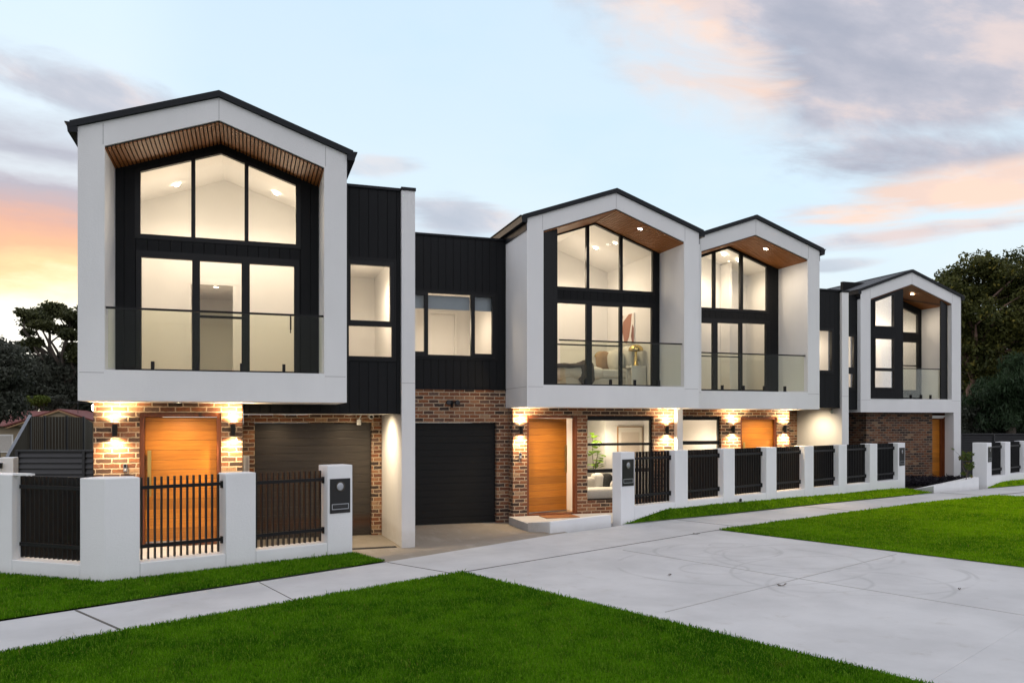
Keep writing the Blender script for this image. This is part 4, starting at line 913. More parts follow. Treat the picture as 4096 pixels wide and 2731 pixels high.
# fence two: long run of six panels
F2 = np.array([7.161, 14.507]); d2 = np.array([.9257, .3782])
t2, a2, B2 = fence('long white rendered fence of six black slat panels beside the lawn strip', F2, d2, None, 13, 0, 0, None)
PIL = [(0, .423), (1.754, 2.204), (3.549, 4.0), (5.347, 5.812), (7.165, 7.628), (8.979, 9.452), (10.835, 11.305), (12.686, 13.179)]
for i, (a, b) in enumerate(PIL): B2(MB().box(a, b, 0, .30 if i else .24, -.3, 1.474-.003*(a)), 'pillar', M['fence_render'], t2, .012)
mbw = MB()
for (a, b), (c, dd) in zip(PIL, PIL[1:]): mbw.box(b+.002, c-.002, .002, .298, -.3, .352-.0037*b)
B2(mbw, 'base_wall', M['fence_render'], t2, .008)
for (a, b), (c, dd) in zip(PIL, PIL[1:]): slat_panel(B2, b+.02, c-.022, .352-.0037*b, 1.474-.003*b, .16, .1, .02, .062)
F3 = np.array([21.585, 18.70]); d3 = np.array([.9258, .3779])
t3, a3, B3 = fence('white rendered fence at the far right end with gleaming black slats', np.array([21.956, 18.844])-0*d3, d3, None, 9, 0, 0, None)
P3 = [(0, .401), (1.62, 2.097), (3.427, 3.9), (5.2, 5.7)]
for i, (a, b) in enumerate(P3): B3(MB().box(a, b, 0, .30 if i else .42, -.3, 1.425), 'pillar', M['fence_render'], t3, .012)
mbw = MB()
for (a, b), (c, dd) in zip(P3, P3[1:]): mbw.box(b+.002, c-.002, .002, .298, -.3, .352)
B3(mbw, 'base_wall', M['fence_render'], t3, .008)
for (a, b), (c, dd) in zip(P3, P3[1:]): slat_panel(B3, b+.02, c-.022, .352, 1.43, .16, .1, .02, .075)
# letterboxes set into the pillars
def letterbox(lab, F, d, ang, s, z0, z1, w):
    o = F + d*s
    t = thing('letterbox', lab, 'letterbox', (o[0], o[1], z0), ang, 'black letterboxes set in the fence pillars'); h = z1-z0
    MB().box(-w/2, w/2, -.012, -.0005, 0, h).build('face_plate', M['mail_black'], t, .002, rotated=True)
    zc = h*.77; r = .075*min(1, w/.33)
    MB().lathe([(r, .011), (r*1.05, .02), (r*.86, .026), (r*.80, .016)], (0, 0, zc), 'y').build('dial_rim', M['slate_warm'], t, 0, rotated=True)
    MB().lathe([(0, .020), (r*.5, .019), (r*.81, .015)], (0, 0, zc), 'y').build('dial', M['steel'], t, 0, rotated=True)
    sw, z = w*.42, h*.19
    MB().box(-sw, sw, -.018, -.0125, z-.045, z-.033).box(-sw, sw, -.018, -.0125, z+.033, z+.045).box(-sw, -sw+.012, -.018, -.0125, z-.033, z+.033).box(sw-.012, sw, -.018, -.0125, z-.033, z+.033).build('slot_frame', M['steel'], t, 0, rotated=True)
    MB().box(-sw+.03, sw-.03, -.016, -.0125, z-.008, z+.02).build('slot_flap', M['slate'], t, 0, rotated=True)
letterbox('black letterbox on the pillar in front of the brown garage door', F1, d1, a1, 3.373, .659, 1.20, .349)
letterbox('black letterbox on the pillar nearest the potted plant window', F2, d2, a2, .207, .784, 1.327, .352)
letterbox('black letterbox on the last pillar of the long fence', F2, d2, a2, 12.945, .735, 1.287, .36)
letterbox('black letterbox on the far right fence pillar', np.array([21.956, 18.844]), d3, a3, .23, .82, 1.295, .31)
t = thing('pipe_stub', 'short white pipe with black cap poking out at the foot of the long fence', 'pipe', (11.05, 16.07, .2))
MB().tube([(11.05, 16.10, .18), (11.0, 16.0, .24)], .028, 10).build('pipe', M['white_plastic'], t); MB().tube([(11.0, 16.0, .24), (10.985, 15.97, .26)], .034, 10).build('cap', M['metal'], t)
for i, (x, y, s, lab) in enumerate(((6.455, 8.475, .07, 'dry curled leaf in the middle of the pale driveway'), (5.423, 9.517, .04, 'small dark leaf on the near side of the driveway'), (7.879, 12.86, .07, 'dark leaf lying along the footpath joint'), (8.38, 7.58, .03, 'tiny dark leaf near the right side of the driveway'))):
    m = MB(); g = np.random.default_rng(i)
    for k in range(7):
        a = k*.9+g.random(); r = s*(.6+.6*g.random()); b = a+.5
        m.add([(x, y, .012), (x+r*math.cos(a), y+r*math.sin(a), .02+.02*g.random()), (x+r*.7*math.cos(b), y+r*.7*math.sin(b), .012+.03*g.random())], [(0, 1, 2)])
    tag(m.build('fallen_leaf', M['bark']), lab, 'leaf', 'fallen leaves on the concrete')

# ------------------------------------------------------------------ furniture seen through the glass
ZF = 2.88
t = thing('bed', 'made bed with white duvet in the balcony bedroom', 'bed', (8.4, 18.9, ZF))
MB().box(7.45, 9.38, 18.15, 19.65, ZF+.06, ZF+.3).build('base', M['fabric_white'], t, .02)
MB().box(7.42, 9.38, 18.13, 19.67, ZF+.302, ZF+.53).build('mattress', M['fabric_white'], t, .05)
m = MB(); m.blob((7.95, 18.9, ZF+.42), (.62, .88, .22), 3, .05, 28, 14, .6); m.build('duvet', M['fabric_white'], t)
m = MB(); m.blob((8.0, 18.2, ZF+.42), (.22, .24, .30), 9, .12, 24, 14, .7); m.blob((7.7, 18.5, ZF+.6), (.42, .5, .07), 5, .14, 24, 10, .8); o = m.build('throw', M['fabric_brown']); tag(o, 'dark brown throw hanging over the side of the bed', 'throw')
tag(MB().box(9.38, 9.445, 18.05, 19.75, ZF, ZF+.74).build('headboard', M['paint_white'], t, .02))
for c, r, mt, lab, sd in (((8.78, 18.8, ZF+.79), (.19, .22, .24), 'fabric_tan', 'tan cushion propped at the front of the pillows', 1), ((8.96, 18.45, ZF+.78), (.18, .28, .27), 'fabric_white', 'large white pillow nearest the balcony', 2), ((9.1, 19.15, ZF+.80), (.16, .3, .27), 'fabric_white', 'white pillow behind the tan cushion', 3), ((9.24, 18.3, ZF+.84), (.14, .26, .29), 'fabric_white', 'white pillow leaning on the headboard beside the lamp', 4)):
    tag(MB().blob(c, r, sd, .06, 20, 14, .75).build('pillow', M[mt]), lab, 'pillow', 'pillows on the bed')
t = thing('bedside_table', 'white arched bedside table in front of the bed', 'bedside table', (9.2, 17.85, ZF))
MB().box(9.02, 9.42, 17.68, 18.02, ZF+.55, ZF+.6).box(9.02, 9.42, 17.68, 17.72, ZF, ZF+.55).box(9.02, 9.42, 17.98, 18.02, ZF, ZF+.55).box(9.2, 9.42, 17.72, 17.98, ZF, ZF+.55).build('carcass', M['paint_white'], t, .01)
m = MB(); m.tube([(9.1, 17.85+.13*math.cos(a), ZF+.3+.2*math.sin(a)) for a in np.linspace(0, math.pi, 12)], .018, 6); m.build('arch', M['paint_white'], t)
for x, y, z, lab in ((9.22, 17.85, ZF+.6, 'gold mushroom lamp on the near bedside table'), (9.2, 19.86, ZF+.6, 'gold mushroom lamp behind the far side of the bed')):
    t = thing('table_lamp', lab, 'table lamp', (x, y, z), 0, 'gold mushroom table lamps')
    m = MB(); m.smooth = True; m.lathe([(0, 0), (.07, 0), (.075, .02), (.05, .04), (.032, .3), (.03, .42)], (x, y, z)); m.build('base', M['gold'], t)
    m = MB(); m.smooth = True; m.lathe([(.185, .38), (.19, .40), (.17, .46), (.12, .51), (.06, .535), (0, .54)], (x, y, z)); m.lathe([(.185, .38), (.05, .43), (0, .44)], (x, y, z)); m.build('lamp_shade', M['gold'], t)
t = thing('bedside_table', 'white bedside table hidden behind the far side of the bed', 'bedside table', (9.2, 19.84, ZF))
MB().box(9.02, 9.4, 19.72, 19.98, ZF+.5, ZF+.6).box(9.05, 9.37, 19.75, 19.97, ZF, ZF+.5).build('carcass', M['paint_white'], t, .01)
t = thing('abstract_painting', 'white canvas with brown leaf shapes on the bedroom wall', 'painting', (9.44, 18.74, 4.1))
MB().box(9.415, 9.448, 18.33, 19.155, 4.11, 4.88).build('canvas', M['canvas'], t, .004)
def onwall(pts, mat, k): 
    m = MB(); n_ = len(pts); m.add([(9.4145-k*.001, p[0], p[1]) for p in pts]+[(9.4149, p[0], p[1]) for p in pts], [tuple(range(n_)), tuple(range(2*n_-1, n_-1, -1))]+[(i, (i+1) % n_, n_+(i+1) % n_, n_+i) for i in range(n_)]); m.build('painted_shape', mat, t)
onwall([(18.45, 4.88), (18.62, 4.88), (18.95, 4.72), (19.0, 4.5), (18.9, 4.2), (18.75, 4.12), (18.6, 4.3), (18.5, 4.6)], M['canvas_red'], 0)
onwall([(18.95, 4.88), (19.15, 4.88), (19.15, 4.35), (19.05, 4.55)], M['canvas_brown'], 1); onwall([(18.34, 4.5), (18.42, 4.6), (18.5, 4.3), (18.45, 4.13), (18.34, 4.13)], M['canvas_brown'], 1)
# ground floor living room
t = thing('framed_print', 'pale framed print on the living room back wall', 'picture', (9.42, 18.59, 1.0))
MB().box(8.73, 9.83, 18.6, 20.69, -.02, 2.375).build('interior_nib', M['interior'], h2)
MB().box(9.06, 9.78, 18.55, 18.595, .95, 1.97).build('frame', M['barge'], t, .004); MB().box(9.085, 9.755, 18.542, 18.549, .975, 1.945).build('mount_board', M['canvas'], t); MB().box(9.16, 9.68, 18.537, 18.541, 1.1, 1.82).build('print', M['print'], t)
t = thing('sofa', 'cream sofa under the living room window', 'sofa', (8.5, 18.4, 0))
MB().box(7.6, 9.3, 17.5, 18.2, .0, .2).build('base', M['fabric_white'], t, .03); m = MB(); m.blob((8.45, 17.85, .32), (.85, .36, .17), 2, .02, 28, 12, .4); m.build('seat', M['fabric_white'], t)
MB().box(7.6, 9.3, 18.1, 18.28, .2, .66).build('backrest', M['fabric_white'], t, .06)
for c, r, mt, lab, sd in (((7.98, 17.95, .56), (.17, .13, .17), 'fabric_stripe', 'grey striped cushion at the left end of the sofa', 5), ((8.22, 17.95, .62), (.18, .12, .2), 'fabric_white', 'cream cushion in the middle of the sofa', 6), ((8.46, 17.9, .6), (.16, .11, .2), 'fabric_black', 'black cushion on the sofa', 7), ((8.62, 17.78, .5), (.15, .1, .14), 'fabric_white', 'small white cushion beside the black one', 8)):
    tag(MB().blob(c, r, sd, .06, 20, 14, .75).build('cushion', M[mt]), lab, 'cushion', 'cushions on the sofa')
t = thing('fiddle_leaf_plant', 'tall large-leaved green plant in the living room window', 'house plant', (8.34, 18.47, 0))
m = MB(); m.smooth = True; m.lathe([(0, 0), (.13, 0), (.17, .3), (.155, .3), (.14, .26), (0, .26)], (8.34, 18.47, .0)); m.build('pot', M['pot'], t)
m = MB(); m.tube([(8.34, 18.47, .26), (8.37, 18.42, .9), (8.44, 18.40, 1.35)], [.018, .014, .008], 8); m.tube([(8.36, 18.44, .6), (8.29, 18.4, 1.2), (8.28, 18.38, 1.7)], [.013, .01, .006], 8); m.build('stem', M['bark'], t)
m = MB(); g = random.Random(5)
for k in range(44):
    tt = g.random(); bx, by, bz = (8.37+.07*tt, 18.42-.05*tt, .75+.7*tt) if k % 2 else (8.29, 18.40, 1.0+.78*tt)
    a = g.uniform(0, 6.28); up = g.uniform(-.2, .7); ln = g.uniform(.16, .26); wd = ln*.36
    dv = Vector((math.cos(a)*math.cos(up), math.sin(a)*math.cos(up), math.sin(up))); sd = dv.cross(Vector((0, 0, 1))).normalized(); o = Vector((bx, by, bz))
    ps = [o, o+dv*ln*.35+sd*wd*.8, o+dv*ln*.7+sd*wd, o+dv*ln*.95+sd*wd*.5-Vector((0, 0, .02)), o+dv*ln*1.02-Vector((0, 0, .03)), o+dv*ln*.95-sd*wd*.5-Vector((0, 0, .02)), o+dv*ln*.7-sd*wd, o+dv*ln*.35-sd*wd*.8]
    m.add(ps, [tuple(range(8))])
m.build('leaves', M['leaf_indoor'], t)

# ------------------------------------------------------------------ vegetation
def leaf_cloud(name, clumps, n, size, mat, seed, parent=None, droop=0., flat=1.0, aspect=.5):
    g = np.random.default_rng(seed); C = np.array([c[:3] for c in clumps]); S = np.array([c[3:6] if len(c) > 4 else (c[3],)*3 for c in clumps])
    vol = (S[:, 0]*S[:, 1]*S[:, 2])**.72; idx = g.choice(len(C), n, p=vol/vol.sum())
    d = g.normal(size=(n, 3)); d /= np.linalg.norm(d, axis=1)[:, None]
    r = g.random(n)**.42
    lump = 1+.18*np.sin(d[:, 0]*5+idx)*np.cos(d[:, 1]*6+2*idx)+.12*np.sin(d[:, 2]*9+3*idx)
    P = C[idx] + d*S[idx]*(r*lump)[:, None]
    ax = g.normal(size=(n, 3)); ax[:, 2] = ax[:, 2]*flat - droop; ax /= np.linalg.norm(ax, axis=1)[:, None]
    sd = np.cross(ax, g.normal(size=(n, 3))); sd /= np.linalg.norm(sd, axis=1)[:, None]
    ln = size*(.6+.8*g.random(n))[:, None]; wd = ln*aspect*.5
    V = np.stack([P-ax*ln*.5, P+sd*wd, P+ax*ln*.5, P-sd*wd], 1).reshape(-1, 3)
    if parent is not None: V = V - np.array(base_of(parent))
    me = bpy.data.meshes.new(name); me.vertices.add(len(V)); me.vertices.foreach_set('co', V.ravel())
    me.loops.add(4*n); me.loops.foreach_set('vertex_index', np.arange(4*n, dtype=np.int32)); me.polygons.add(n); me.polygons.foreach_set('loop_start', np.arange(0, 4*n, 4, dtype=np.int32))
    me.materials.append(mat); me.update(calc_edges=True); me.validate()
    o = bpy.data.objects.new(name, me); COL.objects.link(o)
    if parent is not None: o.parent = parent
    return o
def clumps_in(c, s, k, r, seed, zmin=-9, up=0):
    g = np.random.default_rng(seed); out = []
    while len(out) < k:
        d = g.normal(size=3); d /= np.linalg.norm(d); q = g.random()**.4
        p = np.array(c)+d*np.array(s)*q
        if p[2] < zmin: continue
        rr = r*(.55+.8*g.random()); out.append((*p, rr*1.15, rr*1.15, rr*.8))
    return out
def limbs(m, base, tips, r0, seed, k=4):
    g = np.random.default_rng(seed)
    for tp in tips:
        pts = [np.array(base, float)]; tp = np.array(tp, float)
        for i in range(1, k+1):
            f = i/k; p = np.array(base)*(1-f)+tp*f; p[:2] += g.normal(size=2)*.06*np.linalg.norm(tp-np.array(base))*(1 if i < k else 0); p[2] += .1*np.linalg.norm(tp-np.array(base))*math.sin(f*3.14)
            pts.append(p)
        m.tube(pts, list(np.linspace(r0, r0*.18, k+1)), 7)
def along(ray, Z): return (ray[0]*Z, ray[1]*Z)
def tree(name, lab, cat, base, trunk_pts, tips, r0, clumps, n, size, leafmat, barkmat, seed, group=None, **kw):
    t = thing(name, lab, cat, base, 0, group); m = MB(); m.smooth = True
    if trunk_pts: m.tube(trunk_pts, list(np.linspace(r0*1.25, r0*.7, len(trunk_pts))), 10); limbs(m, trunk_pts[-1], tips, r0*.6, seed)
    else: limbs(m, base, tips, r0, seed)
    m.build('trunk', barkmat, t); leaf_cloud('crown', clumps, n, size, leafmat, seed+1, t, **kw); return t
GRP = 'background trees around the houses'
# left: tall gum with layered umbrella crown against the glow
def LP(x, y, Z):     # a spot seen from the street at (x, y) of the photograph's full frame, Z metres out: used to place far trees
    X = (x-2048)/3172.7; return (Z*(RGT[0]*X+FWD[0]), Z*(RGT[1]*X+FWD[1]), CAMZ-(y-1684.3)/3172.7*Z)
Zt = 52
b = LP(262, 1600, Zt); b = (b[0], b[1], -1.2)
cl = []
for (x, y, rx, rz) in ((160, 1275, 1.5, .5), (120, 1262, .8, .35), (200, 1250, 1.2, .45), (240, 1238, 1.2, .4), (285, 1262, 1.1, .5), (330, 1285, 1.2, .5), (105, 1335, .7, .3), (360, 1250, 1.4, .6), (300, 1345, 1.0, .4), (230, 1320, .9, .35), (150, 1365, .8, .3), (290, 1405, 1.1, .5), (340, 1420, 1.2, .5), (200, 1300, 1.2, .4), (420, 1290, 1.6, .6), (130, 1400, 1.0, .4)):
    p = LP(x, y, Zt+random.uniform(-2, 2)); cl += [(p[0]+random.uniform(-.4, .4)*rx, p[1]+random.uniform(-1, 1), p[2]+random.uniform(-.25, .25), rx*.62, rx*.62, rz*.8) for _ in range(3)]
tree('gum_tree', 'tall gum with layered open crown against the orange sky', 'tree', b, [b, (b[0]-.3, b[1], 1.5), (b[0]-.2, b[1], 3.6)], [(c[0], c[1], c[2]-.2) for c in cl[::3]], .32, cl, 17000, .24, M['leaf_gum'], M['bark'], 101, GRP, droop=.5)
# darker rounded trees below it
def bushy(lab, x, y, Z, s, k, r, n, size, mat, seed, zlow=-1.2, bark='bark', name='bushy_tree', **kw):
    c = LP(x, y, Z); base = (c[0], c[1], zlow)
    cl = clumps_in(c, s, k, r, seed, zlow+.4)
    return tree(name, lab, 'tree', base, [base, (c[0]+.1, c[1], zlow+max(.6, (c[2]-zlow)*.35)), (c[0], c[1], zlow+max(1., (c[2]-zlow)*.6))], [q[:3] for q in cl[::3]], .16*s[2]**.5, cl, n, size, mat, M[bark], seed, GRP, **kw)
bushy('dark grey-green tree filling the left edge of the view', -30, 1500, 30, (1.15, 1.3, 1.55), 30, .5, 17000, .15, M['leaf_dark'], 201)
bushy('dark rounded tree beside the white gable behind the fence', 255, 1510, 52, (2.6, 2.2, 1.55), 34, .8, 17000, .2, M['leaf_dark'], 202)
bushy('lower dark tree between the two others at left', 120, 1540, 50, (2.2, 2.0, 1.7), 34, .8, 17000, .2, M['leaf_dark'], 203)
bushy('low dark thicket behind the antenna', 330, 1635, 56, (2.2, 1.6, 1.1), 26, .6, 12000, .2, M['leaf_dark'], 207)
bushy('dark tree mostly behind the nearest white gable', 400, 1530, 54, (2.6, 2, 2.3), 34, .85, 16000, .2, M['leaf_dark'], 206)
bushy('grey-green tree standing past the left edge of the view', -420, 1520, 40, (2.2, 1.8, 2.0), 30, .75, 13000, .2, M['leaf_dark'], 208)
bushy('broad dark tree farthest to the left of the view', -800, 1500, 44, (2.6, 2, 2.3), 30, .8, 13000, .22, M['leaf_dark'], 209)
bushy('yellow-green shrub above the red tiled roof', 150, 1606, 46, (.55, .4, .42), 14, .25, 4200, .11, M['leaf_lime'], 204, name='lime_shrub')
bushy('grey-green pointed shrub right of the yellow-green one', 232, 1612, 46.5, (.6, .4, .4), 14, .25, 4200, .11, M['leaf_dark'], 205, name='pointed_shrub')
# right: big fig, weeping she-oak, far masses
b = LP(3880, 1740, 40); b = (b[0], b[1], -.4)
tp = [b, LP(3868, 1690, 40), LP(3886, 1630, 40), LP(3878, 1560, 40), LP(3896, 1520, 40), LP(3868, 1470, 40)]
cl = []
for (x, y, s, k, r) in ((3990, 1110, (2.2, 2.4, 1.0), 18, .6), (3880, 1470, (1.0, 1.2, .8), 10, .45), (4000, 1500, (1.6, 1.2, .9), 12, .5), (3960, 1130, (2.4, 2.4, 1.0), 16, .75), (3800, 1190, (1.8, 1.6, .9), 12, .65), (4090, 1180, (2.2, 2, 1.1), 14, .75), (3900, 1260, (2.4, 2.0, 1.1), 18, .7), (3860, 1370, (1.3, 1.6, .9), 12, .6), (4060, 1330, (2.2, 1.8, 1.1), 16, .75), (3960, 1420, (1.3, 1.6, .5), 8, .5), (3700, 1190, (1.4, 1.3, .6), 8, .5), (4150, 1450, (1.4, 1.4, .9), 9, .6)):
    cl += clumps_in(LP(x, y, 40), s, k, r, int(x+y))
tree('fig_tree', 'large fig with spreading limbs and yellowing leaves beyond the right fence', 'tree', b, tp, [q[:3] for q in cl[::4]], .19, cl, 60000, .18, M['leaf_fig'], M['bark_pink'], 301, GRP)
b = LP(4040, 1740, 37); b = (b[0], b[1], -.4); cl = []
for (x, y, s, k) in ((3960, 1590, (1.0, 1.1, 1.0), 10), (4020, 1560, (1.3, 1.2, 1.1), 14), (4090, 1600, (1.3, 1.2, 1.3), 14), (3990, 1660, (1.0, 1.0, .6), 10), (4080, 1480, (.9, .9, .6), 8)): cl += clumps_in(LP(x, y, 37), s, k, .5, int(x*2+y))
tree('weeping_sheoak', 'dark weeping tree in front of the fig at the right edge', 'tree', b, [b, LP(4045, 1640, 37), LP(4040, 1560, 37)], [q[:3] for q in cl[::4]], .2, cl, 20000, .26, M['leaf_she'], M['bark'], 302, GRP, droop=1.6, aspect=.18)
bushy('dark tree in the shade behind the farthest gable', 3930, 1590, 47, (3.6, 2.5, 2.2), 44, .8, 30000, .2, M['leaf_dark'], 303, -.6)
bushy('leafy green tree crowding the right side of the farthest white frame', 3905, 1400, 43, (2.0, 1.8, 2.6), 40, .65, 26000, .17, M['leaf_fig'], 307, -.6)
bushy('dark shaded tree deep behind the fig and the farthest white leg', 3890, 1480, 50, (2.4, 2.0, 3.4), 40, .8, 26000, .2, M['leaf_dark'], 306, -.6)
for px, py, Z, sc, lab in ((3895, 1700, 38, 1., 'low dark shrub behind the black fence beside the farthest white leg'), (3960, 1715, 39, 1., 'low dark shrub behind the black fence under the fig trunk'), (4040, 1705, 38.5, 1.1, 'low dark shrub behind the black fence under the weeping tree'), (4130, 1700, 39, 1.2, 'low dark shrub behind the black fence past the right edge')):
    bushy(lab, px, py, Z, (1.1*sc, .9, 1.0*sc), 16, .45, 7000, .16, M['leaf_dark'], px, -.6, name='low_shrub')
bushy('far tree showing just above the farthest roof', 3720, 1260, 52, (2.2, 2.2, 1.8), 18, .8, 10000, .2, M['leaf_fig'], 304, -.6)
bushy('tall dark tree at the extreme right of the view', 4190, 1380, 46, (3.2, 2.4, 4.2), 46, .9, 30000, .2, M['leaf_dark'], 305, -.6)
# small shrub and dark planting by the farthest house
b = (22.9, 20.4, -.05); cl = []
for dx, dz, r in ((-.35, .85, .12), (-.2, .78, .16), (.0, .7, .22), (.15, .85, .18), (.25, .62, .2), (.05, .5, .2), (-.1, .55, .16), (.3, .4, .15)): cl.append((23.0+dx, 20.5+dx*.2, dz+.1, r, r, r*.8))
Zs = 24.3; ps = LP(3850, 1850, Zs); b = (ps[0], ps[1], -.1)
cl = [(LP(x, y, Zs)[0]+random.uniform(-.05, .05), LP(x, y, Zs)[1]+random.uniform(-.15, .15), LP(x, y, Zs)[2], r, r, r*.8) for x, y, r in ((3812, 1795, .05), (3860, 1815, .13), (3880, 1830, .14), (3895, 1815, .1), (3870, 1860, .16), (3890, 1870, .13), (3862, 1895, .1), (3885, 1905, .08), (3850, 1830, .1))]
tree('young_shrub', 'young sparse shrub with a stray branch beside the far white pillar', 'shrub', b, [b, LP(3868, 1900, Zs)], [q[:3] for q in cl], .016, cl, 420, .085, M['leaf_shrub'], M['bark'], 401)
g = np.random.default_rng(3); cl = [(u, 21.55-.45*(v+.6), .05+.09*g.random(), .2, .2, .14) for u in np.linspace(19.9, 23.0, 15) for v in (0, 1, 2)]
o = leaf_cloud('ground_cover', cl, 9000, .11, M['leaf_purple'], 402, None, droop=-.6, aspect=.2); tag(o, kind='stuff')

# ------------------------------------------------------------------ background fences and neighbour
def slat_fence(name, lab, a, b, z0, z1, n, mat, posts, cat='fence', group=None):
    a, b = np.array(a), np.array(b); L = np.hypot(*(b-a)); ang = math.atan2(*(b-a)[::-1])
    t = thing(name, lab, cat, (a[0], a[1], 0), ang, group); m = MB(); st = (z1-z0)/n
    for k in range(n):
        zc = z0+k*st; m.add([(0, -.02, zc+.01), (L, -.02, zc+.01), (L, .02, zc+st*.9), (0, .02, zc+st*.9), (0, .0, zc+.01), (L, .0, zc+.01), (L, .035, zc+st*.9), (0, .035, zc+st*.9)], [(0, 1, 2, 3), (7, 6, 5, 4), (0, 4, 5, 1), (3, 2, 6, 7)])
    m.box(0, L, .04, .05, z0, z1); m.build('slat_panel', mat, t, 0, rotated=True)
    for s in posts: MB().box(s-.03, s+.03, -.035, .06, z0-.5, z1+.04).build('post', mat, t, 0, rotated=True)
    MB().box(-.02, L+.02, -.03, .055, z1+.005, z1+.045).build('top_rail', mat, t, 0, rotated=True)
    return t
Zg = 17.6
g0, g1 = LP(66, 1802, Zg), LP(372, 1802, Zg)
slat_fence('slat_side_gate', 'dark horizontal slat gate left of the nearest brick front', g0[:2], g1[:2], .3, 1.42, 9, M['slate'], (0.02, 1.5), 'gate')
Zf = 31
fa, fb = LP(3838, 1733, Zf), LP(4400, 1733, Zf)
slat_fence('boundary_slat_fence', 'long black horizontal slat fence under the fig at right', fa[:2], fb[:2], -.15, 1.58, 26, M['slate'], (.05, 1.35, 2.7, 4.0, 5.4))
# ribbed steel fence stepping away on the left with a pale sloping rail
t = thing('ribbed_steel_fence', 'tall ribbed steel fence with pale sloping end rail left of the nearest house', 'fence', LP(120, 1700, 20)[:2]+(0,))
xs = [(121, 1664, 20.0), (178, 1666, 20.8), (267, 1666, 22.0), (334, 1669, 23.0), (368, 1690, 24.0)]
m = MB(); pm = MB()
for (xa, ya, Za), (xb, yb, Zb) in zip(xs, xs[1:]):
    A = np.array(LP(xa, ya, Za)); Bq = np.array(LP(xb, yb, Zb)); L = np.hypot(*(Bq-A)[:2]); dd = (Bq-A)[:2]/L; nn_ = np.array([-dd[1], dd[0]]); K = 28; vs = []; fs = []
    for k in range(K+1):
        f = k/K; o = .018*(1 if (k//2) % 2 else -1); p = A[:2]+dd*L*f+nn_*o; zt_ = A[2]*(1-f)+Bq[2]*f; vs += [(p[0], p[1], -.6), (p[0], p[1], zt_)]
    m.add(vs, [(2*k, 2*k+2, 2*k+3, 2*k+1) for k in range(K)])
    p = A[:2]; pm.box(p[0]-.03, p[0]+.03, p[1]-.03, p[1]+.03, -.6, A[2]+.03)
m.build('ribbed_sheet', M['slate_warm'], t); pm.build('post', M['slate'], t)
A = np.array(LP(121, 1664, 20)); Bq = np.array(LP(28, 1830, 19.2)); C_ = A
vs = []; K = 12
mm = MB()
for k in range(10):
    f0, f1 = k/10, (k+.86)/10; P0 = A*(1-f0)+Bq*f0; P1 = A*(1-f1)+Bq*f1
    mm.add([tuple(P0), (P0[0], P0[1], -.6), (P1[0], P1[1]-.03, -.6), (P1[0], P1[1]-.03, P1[2])], [(0, 1, 2, 3)])
mm.build('raked_sheet', M['slate_warm'], t)
MB().tube([tuple(A+[0, -.03, .02]), tuple(Bq+[0, -.03, .02])], .045, 4).build('sloping_rail', M['rail_galv'], t)
# pillar of the next fence along the side street
p = LP(22, 1850, 15.4)
t = thing('fence_pillar', 'white rendered fence pillar at the left edge with a black gate catch', 'pillar', (p[0], p[1], 0))
MB().box(p[0]-.09, p[0]+.16, p[1]-.1, p[1]+.25, -.3, CAMZ-(1829-1684.3)/3172.7*15.4).build('pillar', M['fence_render'], t, .01); MB().box(p[0]-.13, p[0]-.02, p[1]-.16, p[1]-.102, 1.2, 1.3).box(p[0]-.3, p[0]-.12, p[1]-.15, p[1]-.11, .4, 1.32).build('gate_catch', M['metal'], t)
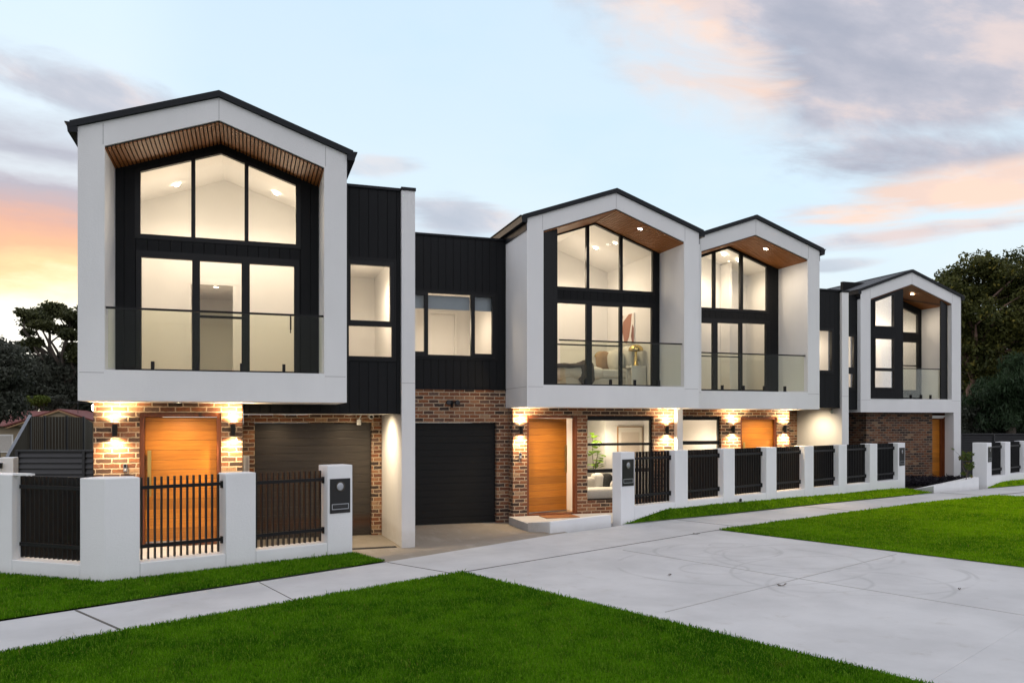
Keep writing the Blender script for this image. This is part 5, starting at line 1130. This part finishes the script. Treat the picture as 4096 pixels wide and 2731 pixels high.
# neighbour house with red tiles
Zn = 40
c = LP(200, 1640, Zn); t = thing('neighbour_house', 'single storey neighbour with red tiled roof behind the steel fence', 'house', (c[0], c[1], -.9))
x0, x1 = LP(-60, 1700, Zn)[0], LP(390, 1700, Zn)[0]; y = c[1]
m = MB(); m.box(x0, x1, y, y+7, -1.2, 1.85); m.build('wall', M['house_cream'], t)
rx = LP(238, 1640, Zn)[0]; zr = LP(0, 1641, Zn)[2]
m = MB(); ze = 1.86
m.prism([(rx-2.1, ze), (rx+2.1, ze), (rx, zr-.02)], y-.3, y-.25); m.cm = 1
m.prism([(rx-2.35, ze-.1), (rx-2.2, ze-.1), (rx, zr-.06), (rx+2.2, ze-.1), (rx+2.35, ze-.1), (rx, zr+.03)], y-.42, y-.31); m.build('gable', [M['house_cream'], M['barge']], t)
m = MB(); m.prism([(rx-2.3, ze-.02), (rx, zr+.02), (rx, zr+.08), (rx-2.45, ze-.0)][::-1], y-.4, y+7); m.prism([(rx+2.3, ze-.02), (rx, zr+.02), (rx, zr+.08), (rx+2.45, ze)], y-.4, y+7)
m.add([(x0-.4, y-.3, ze), (rx-.1, y-.3, ze), (rx-.1, y+3, zr), (x0+1, y+3, zr), (x0-.4, y+7, ze), (rx, y+7, ze)], [(0, 1, 2, 3), (3, 2, 5, 4), (0, 3, 4)]); m.build('roof', M['tile'], t)
w = MB(); wx = LP(36, 1750, Zn)[0]; w.box(wx-.35, wx+.35, y-.04, y-.005, .55, 1.45).build('window', M['paint_white'], t); MB().box(wx-.28, wx+.28, y-.05, y-.041, .62, 1.38).build('curtain', M['fabric_stripe'], t)
m = MB(); ax = LP(290, 1640, Zn)[0]; m.tube([(ax, y+1, 2.0), (ax, y+1, 3.1)], .015, 6); m.tube([(ax-.7, y+1, 3.08), (ax+.5, y+1, 3.05)], .012, 6); m.tube([(ax-.5, y+.7, 3.08), (ax-.5, y+1.3, 3.08)], .01, 6); m.tube([(ax, y+.7, 3.06), (ax, y+1.3, 3.06)], .01, 6); m.build('antenna', M['slate'], t)

# ------------------------------------------------------------------ camera and render settings
cam = bpy.data.cameras.new('camera'); co = bpy.data.objects.new('camera', cam); COL.objects.link(co)
co.location = (0, 0, CAMZ); co.rotation_euler = (R(90), 0, -TH)
cam.sensor_width = 36; cam.lens = 36*3172.7/4096; cam.shift_y = (1684.3-1365.5)/4096; cam.clip_end = 3000; cam.clip_start = .05
SC.camera = co
SC.view_settings.view_transform = 'Standard'; SC.view_settings.look = 'None'; SC.view_settings.exposure = .66; SC.view_settings.gamma = 1
cy = SC.cycles; cy.use_denoising = True; cy.max_bounces = 8; cy.diffuse_bounces = 4; cy.glossy_bounces = 3; cy.transparent_max_bounces = 24; cy.transmission_bounces = 4
cy.sample_clamp_indirect = 6; cy.caustics_reflective = False; cy.caustics_refractive = False; cy.use_light_tree = True
